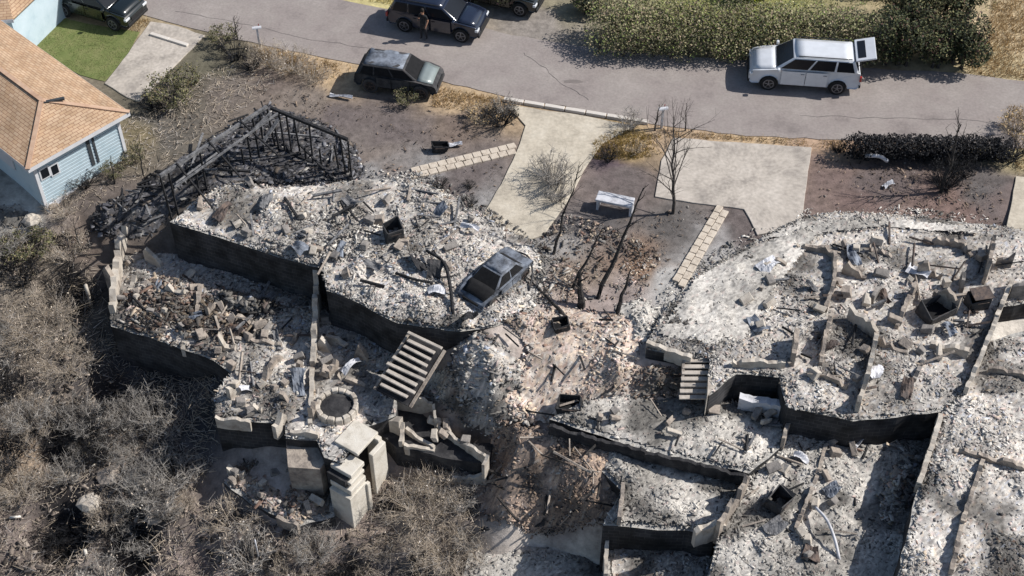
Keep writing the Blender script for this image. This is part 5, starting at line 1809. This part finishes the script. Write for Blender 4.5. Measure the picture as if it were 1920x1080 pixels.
leafy('flowering_bush', 'purple red bush at the corner of the blue house', 'bush', [(c.x + rg.uniform(-.4, .4), c.y + rg.uniform(-.4, .4), .6, .5) for k in range(4)], 0, 2600, [(3, C(120, 70, 84)), (2, C(84, 60, 62)), (1, C(92, 92, 60))], .05, 60)
# black burned hedge in the right-hand front yard
bp_ = []
for k in range(22):
    a = P(1600 + 280 * k / 21, 306 + 6 * k / 21)
    bp_.append((a.x, a.y + .4, .65, .62))
leafy('burned_hedge', 'black burned hedge along the roadside in front of the right yard', 'hedge', bp_, 0, 16000, [(6, CHAR), (2, CHARG)], .055, 61)


# bare burned trees
def bare_tree(name, label, base, top, rad, seed, nb=7, bl=.45, m_=m_bark, sub=3, spread=1.0, start=.35):
    r = random.Random(seed)
    base, top = Vector(base), Vector(top)
    root = thing(name, base, label, 'tree')
    n = 7
    ax = top - base
    pts = [base.lerp(top, k / n) + Vector((r.uniform(-1, 1), r.uniform(-1, 1), 0)) * ax.length * .018 * (0 < k < n) for k in range(n + 1)]
    pts[0] = pts[0] - Vector((0, 0, .15))
    MB().tube(pts, [rad * (1 - .8 * k / n) for k in range(n + 1)], 7).build('trunk', m_, root)
    br = MB()
    for k in range(nb):
        t = start + (1 - start) * (k + .5) / nb
        p = base.lerp(top, t)
        a = r.uniform(0, 6.28)
        d = (Vector((math.cos(a), math.sin(a), r.uniform(.35, 1.1))) * spread + ax.normalized() * .5).normalized()
        l = ax.length * bl * r.uniform(.6, 1.1) * (1.2 - .6 * t)
        q1 = p + d * l * .5
        q2 = q1 + (d + Vector((r.uniform(-.4, .4), r.uniform(-.4, .4), r.uniform(-.1, .5)))).normalized() * l * .5
        rr = rad * .42 * (1 - .5 * t)
        br.tube([p, q1, q2], [rr, rr * .6, rr * .22], 5)
        for j in range(sub):
            s = q1.lerp(q2, r.uniform(0, 1)) if j % 2 else p.lerp(q1, r.uniform(.4, 1))
            e = s + (d + Vector((r.uniform(-.9, .9), r.uniform(-.9, .9), r.uniform(-.3, .7)))).normalized() * l * r.uniform(.25, .45)
            br.tube([s, e], [rr * .35, rr * .1], 4)
            e2 = s.lerp(e, .6) + Vector((r.uniform(-.3, .3), r.uniform(-.3, .3), r.uniform(0, .35))) * l * .5
            br.tube([s.lerp(e, .6), e2], [rr * .2, rr * .06], 3)
    br.build('crown', m_, root)
    return root


g = G(1262, 400)
bare_tree('burned_tree', 'bare grey burned tree at the foot of the right drive', g, g + Vector((-.35, .3, 4.6)), .085, 1, 18, .62, m_barkg, 5, 1.2, .12)
g = G(1120, 560)
bare_tree('burned_tree', 'tall leaning black trunk, rightmost of the leaning trunks', g, g + Vector((1.7, 1.9, 4.3)), .115, 2, 5, .25, m_bark, 2, .8, .6)
g = G(1037, 478)
bare_tree('burned_tree', 'thin leaning trunk beside the foot of the left drive', g, g + Vector((1.0, 1.5, 3.6)), .07, 3, 8, .32, m_bark, 4, 1.0, .45)
g = G(1070, 545)
bare_tree('burned_tree', 'forked black trunk between the two leaning trunks', g, g + Vector((1.2, .9, 2.6)), .08, 4, 4, .35, m_bark, 2, .8, .5)
g = G(1155, 590)
bare_tree('burned_tree', 'short black trunk below the tall leaning one', g, g + Vector((.5, .6, 2.0)), .11, 5, 3, .3, m_bark, 2, .7, .5)
g = G(1060, 600)
bare_tree('fallen_tree', 'thin charred trunk lying up the slope from a dark stump', g + Vector((0, 0, .3)), g + Vector((-1.6, 1.9, .6)), .09, 6, 3, .3, m_bark, 2, .6, .4)
g = G(1090, 575)
bare_tree('burned_tree', 'black stump with broken limbs beside the brown slope', g, g + Vector((-.1, .5, 1.6)), .18, 7, 5, .5, m_bark, 2, 1.0, .4)
g = G(1765, 362)
bare_tree('burned_tree', 'bare black tree in the right front yard', g, g + Vector((.1, .3, 3.6)), .10, 8, 12, .45, m_bark, 4, .9, .15)
g = G(1228, 245)
bare_tree('burned_tree', 'small bare tree at the roadside between the drives', g, g + Vector((.1, 0, 1.5)), .05, 9, 7, .5, m_barkg, 3, .9, .2)
g = G(1285, 245)
bare_tree('burned_tree', 'thin bare sapling at the roadside right of the mailbox', g, g + Vector((-.1, 0, 1.6)), .04, 10, 7, .5, m_barkg, 3, .9, .2)
g = G(445, 75)
bare_tree('burned_tree', 'small grey bare tree at the roadside upper left', g, g + Vector((.0, .1, 1.3)), .05, 11, 8, .5, m_barkg, 3, .9, .2)
g = G(215, 600)
for i, (px, py, h, txt) in enumerate(((268, 330, 1.8, 'thin charred sapling below the blue wall, right'), (215, 345, 1.5, 'thin charred sapling below the blue wall, left'), (655, 330, 2.0, 'thin charred sapling right of the black heap'), (150, 470, 1.8, 'thin charred sapling above the slope bushes'), (1790, 300, 1.8, 'thin charred sapling behind the black yard tree'))):
    g = G(px, py)
    bare_tree('burned_sapling', txt, g, g + Vector((.1, .1, h)), .04, 20 + i, 6, .35, m_bark, 2, .9, .3)

# ------------------------------------------------------------------ wreckage: bent sheets, blocks, pipes, single finds
def bent_sheet(name, label, c, w, l, yaw, curl, material, catg='sheet', group=None, tilt=0.0, seed=0):
    r = random.Random(seed)
    V, F = [], []
    nu, nv = 8, 5
    for i in range(nu + 1):
        for j in range(nv + 1):
            u_, v_ = i / nu - .5, j / nv - .5
            z = curl * (math.cos(u_ * 3.2 + seed) - .3) * .5 + .06 * math.sin(v_ * 6 + u_ * 5 + seed) + r.uniform(-.02, .02)
            V.append((u_ * l, v_ * w * (1 + .2 * math.sin(u_ * 4 + seed)), z + abs(curl) * .35 + .08))
    for i in range(nu):
        for j in range(nv):
            k = i * (nv + 1) + j
            F.append((k, k + nv + 1, k + nv + 2, k + 1))
    M = Matrix.Rotation(yaw, 3, 'Z') @ Matrix.Rotation(tilt, 3, 'Y')
    m = MB()
    m.add([Vector(c) + M @ Vector(v) for v in V], F)
    o = m.build(name, material)
    so = o.modifiers.new('sheet', 'SOLIDIFY')
    so.thickness = .012
    return tag(o, label, catg, group)


def bent_pipe(name, label, pts, rad, material, catg='pipe', group=None, n=6):
    q = []
    for i in range(len(pts) - 1):
        for k in range(4):
            q.append(Vector(pts[i]).lerp(Vector(pts[i + 1]), k / 4))
    q.append(Vector(pts[-1]))
    for _ in range(2):
        q = [q[0]] + [(q[i - 1] + q[i] * 2 + q[i + 1]) / 4 for i in range(1, len(q) - 1)] + [q[-1]]
    return tag(MB().tube(q, [rad] * len(q), n).build(name, material, smooth=True), label, catg, group)


rw = random.Random(91)
SH = [(A1Z, [(420, 400), (500, 380), (560, 440), (660, 380), (700, 500), (640, 470), (560, 470), (880, 430), (820, 400), (780, 560)], 'the upper left floor'),
      (A2Z, [(300, 540), (360, 600), (440, 620), (520, 640), (470, 730), (560, 720), (660, 690), (500, 570)], 'the lower left floor'),
      (0.0, [(1440, 500), (1520, 540), (1600, 480), (1660, 560), (1720, 510), (1780, 620), (1560, 650), (1640, 700), (1700, 730), (1420, 610)], 'the right ruin'),
      (Br, [(1500, 860), (1560, 920), (1450, 990), (1520, 1040), (1600, 830)], 'the lowest right floor')]
for z, pts, where in SH:
    for i, (px, py) in enumerate(pts):
        p = P(px, py, z + .24)
        mt, word = rw.choice([(m_rust, 'rust brown'), (m_white, 'whitish'), (m_shell, 'blue grey'), (m_chargrey, 'ash grey')])
        bent_sheet('metal_sheet', '%s buckled metal sheet lying on %s' % (word, where), p, rw.uniform(.25, .6), rw.uniform(.5, 1.2), rw.uniform(0, 6.28), rw.uniform(.1, .4), mt, 'sheet', 'buckled sheets on ' + where, rw.uniform(-.3, .3), i)
# broken masonry blocks
for z, reg, n, where in ((A2Z, [(220, 590), (240, 480), (560, 570), (660, 640), (640, 800), (430, 780), (430, 690)], 34, 'the lower left floor'), (R3, [(400, 890), (600, 870), (610, 960), (550, 985)], 12, 'the cellar room'),
                         (B3z, [(760, 800), (830, 790), (900, 850), (850, 850)], 5, 'the small cellar'), (A1Z, [(330, 410), (440, 350), (860, 380), (980, 470), (860, 600), (620, 520)], 22, 'the upper left floor'),
                         (0.0, [(1300, 600), (1500, 430), (1850, 450), (1820, 700), (1500, 740)], 26, 'the right ruin'), (Bm, [(1080, 785), (1330, 755), (1460, 780), (1400, 870)], 12, 'the middle terrace'), (Br, [(1420, 920), (1500, 800), (1700, 900), (1500, 1070)], 12, 'the lowest right floor')):
    xs, ys = scatter(PX(reg, z), n, np.random.default_rng(n))
    for x, y in zip(xs, ys):
        mt, word = rw.choice([(m_cream, 'cream'), (m_wall, 'sooty brown'), (m_block, 'grey')])
        M = Matrix.Rotation(rw.uniform(0, 6.28), 3, 'Z') @ Matrix.Rotation(rw.uniform(-.5, .5), 3, 'X') @ Matrix.Rotation(rw.uniform(-.5, .5), 3, 'Y')
        m = MB().box((x, y, z + .34), (rw.uniform(.22, .6), rw.uniform(.18, .35), rw.uniform(.15, .32)), M=M)
        m.v = [tuple(c_ + rw.uniform(-.04, .04) for c_ in v) for v in m.v]
        tag(m.build('masonry_block', mt, bevel=.015, segs=1), 'broken %s masonry block lying on %s' % (word, where), 'block', 'masonry blocks on ' + where)
# upright stubs in the left ruin
for i, (px, py, h, w) in enumerate(((330, 560, .8, .5), (400, 590, 1.0, .4), (470, 610, .6, .6), (515, 690, .7, .5), (555, 640, .9, .35), (470, 770, .6, .5), (625, 700, .8, .4), (660, 720, .5, .6), (265, 560, .7, .5), (540, 760, .8, .3), (350, 640, .5, .5), (290, 500, 1.1, .4))):
    p = P(px, py, A2Z)
    a = rw.choice((0, 1)) * 1.57 + rw.uniform(-.2, .2) - .35
    q = Vector((math.cos(a), math.sin(a), 0)) * w
    broken_wall(hA, p - q, p + q, h, h * rw.uniform(.3, .9), .22, rw.choice((m_cream, m_wall, m_wall)), seed=200 + i, jagged=.3)
for i, (px, py, h, w) in enumerate(((250, 540, 1.3, .3), (310, 595, 1.0, .35), (430, 660, 1.2, .3), (500, 720, 1.1, .35), (560, 700, 1.4, .25), (610, 660, 1.2, .3), (445, 745, .9, .4), (590, 780, 1.0, .3), (680, 680, 1.0, .3), (525, 800, .9, .35), (215, 540, 1.2, .3), (400, 640, .8, .4))):
    p = P(px, py, A2Z)
    a = rw.choice((-.35, 1.2)) + rw.uniform(-.25, .25)
    q = Vector((math.cos(a), math.sin(a), 0)) * w
    broken_wall(hA, p - q, p + q, h, h * rw.uniform(.25, .8), .28, rw.choice((m_cream, m_cream, m_wall)), seed=500 + i, jagged=.35)
for i, (px, py, h, w) in enumerate(((1420, 560, .4, .4), (1460, 500, .5, .3), (1600, 520, .5, .5), (1650, 480, .4, .5), (1740, 520, .6, .5), (1800, 540, .7, .4), (1670, 660, .4, .6), (1560, 720, .4, .6), (1720, 700, .3, .6), (1880, 500, .8, .3), (1905, 560, .8, .3), (1640, 560, .5, .4))):
    p = P(px, py, 0)
    a = rw.choice((-.35, 1.2)) + rw.uniform(-.2, .2)
    q = Vector((math.cos(a), math.sin(a), 0)) * w
    broken_wall(hB, p - q, p + q, h + .2, h * rw.uniform(.3, .9) + .15, .2, rw.choice((m_wall, m_wall, m_block)), seed=300 + i, jagged=.3)

# black twisted frame left of the burned car
p = lambda a, b, z=.15: P(a, b, z)
bent_pipe('twisted_frame', 'black buckled metal rail curving down beside the burned car', [p(800, 470, .6), p(835, 490, .8), p(845, 540, .6), p(850, 590, .3)], .07, m_char, 'rail')
bent_pipe('twisted_frame', 'black buckled metal rail lying left of the burned car', [p(742, 512, .3), p(780, 525, .45), p(812, 530, .4)], .06, m_char, 'rail')
bent_sheet('crumpled_sheet', 'black crumpled panel left of the burned car', p(795, 490, .32), .9, 1.2, .5, .5, m_char, 'panel', None, .25, 3)
bent_sheet('crumpled_sheet', 'dark grey crumpled panel beside the black one', p(815, 515, .32), .7, 1.0, 1.4, .4, m_shelld, 'panel', None, -.3, 5)
bent_sheet('crumpled_sheet', 'pale crumpled panel below the black rails', p(818, 548, .32), .45, .7, .2, .2, m_white, 'panel', None, .1, 6)
bent_sheet('crumpled_sheet', 'dark crumpled panel below the burned car', p(882, 600, .32), .6, .9, 2.0, .4, m_char, 'panel', None, .4, 7)
bent_pipe('bent_rail', 'grey hoop of bent metal behind the burned car', [p(960, 470, .3), p(992, 478, .6), p(1000, 510, .5), p(992, 545, .2)], .04, m_shelld, 'rail')


def appliance(name, label, c, dims, rz, body, top, catg='appliance', tilt=0.0):
    t = thing(name, c, label, catg, rz=rz)
    w, d, h = dims
    m = MB()
    for q, e in (((0, -d / 2, h / 2), (w, .04, h)), ((0, d / 2, h / 2), (w, .04, h)), ((-w / 2, 0, h / 2), (.04, d - .05, h)), ((w / 2, 0, h / 2), (.04, d - .05, h))):
        m.box(q, e)
    rj = random.Random(label)
    jit = {}
    nv_ = []
    for v in m.v:
        key = (round(v[0] / .3), round(v[1] / .3), round(v[2] / .3))
        if key not in jit:
            jit[key] = (rj.uniform(-.1, .1) * w, rj.uniform(-.1, .1) * d, rj.uniform(-.28, .02) * h if v[2] > h * .5 else 0)
        nv_.append(tuple(v[i] + jit[key][i] for i in range(3)))
    m.v = nv_
    m.build('shell', body, t, True)
    MB().box((0, 0, .06), (w - .06, d - .06, .1)).build('base', m_dark, t, True)
    if top:
        MB().box((0, 0, h + .025), (w + .03, d + .03, .04)).build('lid', top, t, True, bevel=.012)
    MB().box((0, -d / 2 - .03, h * .72), (w * .6, .03, .04)).build('handle', m_rust, t, True)
    t.rotation_euler.x = tilt
    t.location.z += .04
    return t


appliance('burned_tank', 'open dark blue steel box on the pale ash of the upper left floor', p(738, 445, .15), (.75, .75, .75), .4, m_shelld, None, 'box', .1)
appliance('burned_box', 'open black steel box on the brown slope', G(1068, 772) + Vector((0, 0, .1)), (.95, .7, .5), -.1, m_char, None, 'box', -.05)
appliance('burned_box', 'small open black box below the leaning trunks', G(1050, 618) + Vector((0, 0, .1)), (.6, .5, .4), .3, m_char, None, 'box', .1)
appliance('burned_appliance', 'dark open metal box among the walls of the right ruin', P(1752, 590, .05), (1.2, .8, .7), .5, m_shelld, None, 'box', .1)
appliance('burned_appliance', 'dark metal cabinet shell beside the long thin wall of the right ruin', P(1830, 575, .05), (.8, .6, .8), .2, m_shelld, m_rust, 'cabinet', .1)
appliance('burned_appliance', 'dark steel box left of the white arched pipe', P(1452, 950, Br), (.9, .7, .8), .9, m_shelld, None, 'box', .2)
# white bench in the bed between the drives
g = G(1152, 392)
bx_ = thing('garden_bench', g, 'white solid-topped bench in the burned bed between the drives', 'bench', rz=-.3)
MB().box((0, 0, .55), (1.6, .62, .12)).build('seat', m_white, bx_, True, bevel=.03)
for x in (-.7, .74):
    MB().box((x, 0, .24), (.1, .55, .5)).build('leg', m_white, bx_, True, bevel=.015)
MB().box((0, .02, .3), (1.3, .06, .1)).build('stretcher', m_white, bx_, True)
# mailboxes
for px, py, txt, mt in ((487, 88, 'white mailbox on a post at the roadside, upper left', m_white), (1240, 240, 'white mailbox on a post beside the road between the drives', m_white)):
    g = G(px, py)
    t = thing('mailbox', g, txt, 'mailbox', rz=.2)
    MB().box((0, 0, .5), (.09, .09, 1.1)).build('post', m_white, t, True)
    m = MB()
    m.add([(-.22, .09 * math.cos(a), 1.1 + .1 * math.sin(a)) for a in np.linspace(0, math.pi, 7)] + [(.22, .09 * math.cos(a), 1.1 + .1 * math.sin(a)) for a in np.linspace(0, math.pi, 7)],
          [(i, i + 1, i + 8, i + 7) for i in range(6)] + [(6, 0, 7, 13), tuple(range(6, -1, -1)), tuple(range(7, 14))])
    m.build('box', mt, t, True)
    MB().box((.1, .11, 1.2), (.04, .01, .14)).build('flag', m_tail, t, True)
# small finds in the yards
bent_sheet('metal_sheet', 'pale strip of metal in the yard above the paver path', P(848, 272, .05), .25, .9, .05, .1, m_white, 'strip', None, 0, 9)
appliance('burned_box', 'small black burned box in the yard above the paver path', P(825, 282, 0), (.7, .4, .35), .1, m_char, None, 'box')
bent_sheet('metal_sheet', 'white strip of metal behind the burned hatchback', P(640, 182, .03), .2, 1.1, -.25, .08, m_white, 'strip', None, 0, 10)
bent_pipe('bent_pipe', 'white bent pipe in front of the black hedge', [P(1622, 292, .5), P(1650, 292, .6), P(1664, 302, .3)], .09, m_white)
bent_sheet('metal_sheet', 'small white scrap in the right front yard', P(1665, 348, .03), .25, .5, .5, .1, m_white, 'scrap', None, 0, 11)
bent_pipe('bent_pipe', 'white arched pipe on the lowest right floor', [P(1528, 950, Br + .4), P(1552, 975, Br + .7), P(1566, 1012, Br + .5), P(1574, 1050, Br + .1)], .06, m_white)
bent_pipe('bent_pipe', 'thin pale pole standing below the cellar room', [G(486, 1050), G(486, 1050) + Vector((0, .05, 1.3))], .03, m_white)
bent_pipe('bent_pipe', 'short pale post left of the lower floor', [G(172, 575), G(172, 575) + Vector((0, .05, 1.3))], .08, m_cream)
# whitewashed rocks on the slope
for i, (px, py, sc) in enumerate(((205, 895, .5), (260, 905, .6), (300, 950, .55), (170, 945, .5), (290, 972, .4), (60, 415, .4), (95, 385, .3))):
    g = G(px, py)
    m = MB()
    n = 9
    pr = [(.3, -.2), (.9, .0), (1.0, .3), (.7, .6), (.25, .75)]
    m.lathe([(a_ * sc, b_ * sc) for a_, b_ in pr], tuple(g), n=n)
    m.v = [tuple(c_ + rw.uniform(-.12, .12) * sc for c_ in v) for v in m.v]
    tag(m.build('rock', m_cream if i % 2 else m_wall, bevel=.03, segs=1), ['pale rock with a bright top on the slope below the grey bush', 'broad pale rock left of the cellar room', 'pale rock before the cellar room corner', 'tan rock above the large black bush', 'small white rock right of the tan rocks', 'pale rock beside the white rubble at the house corner', 'small pale rock under the shaded house wall'][i], 'rock')
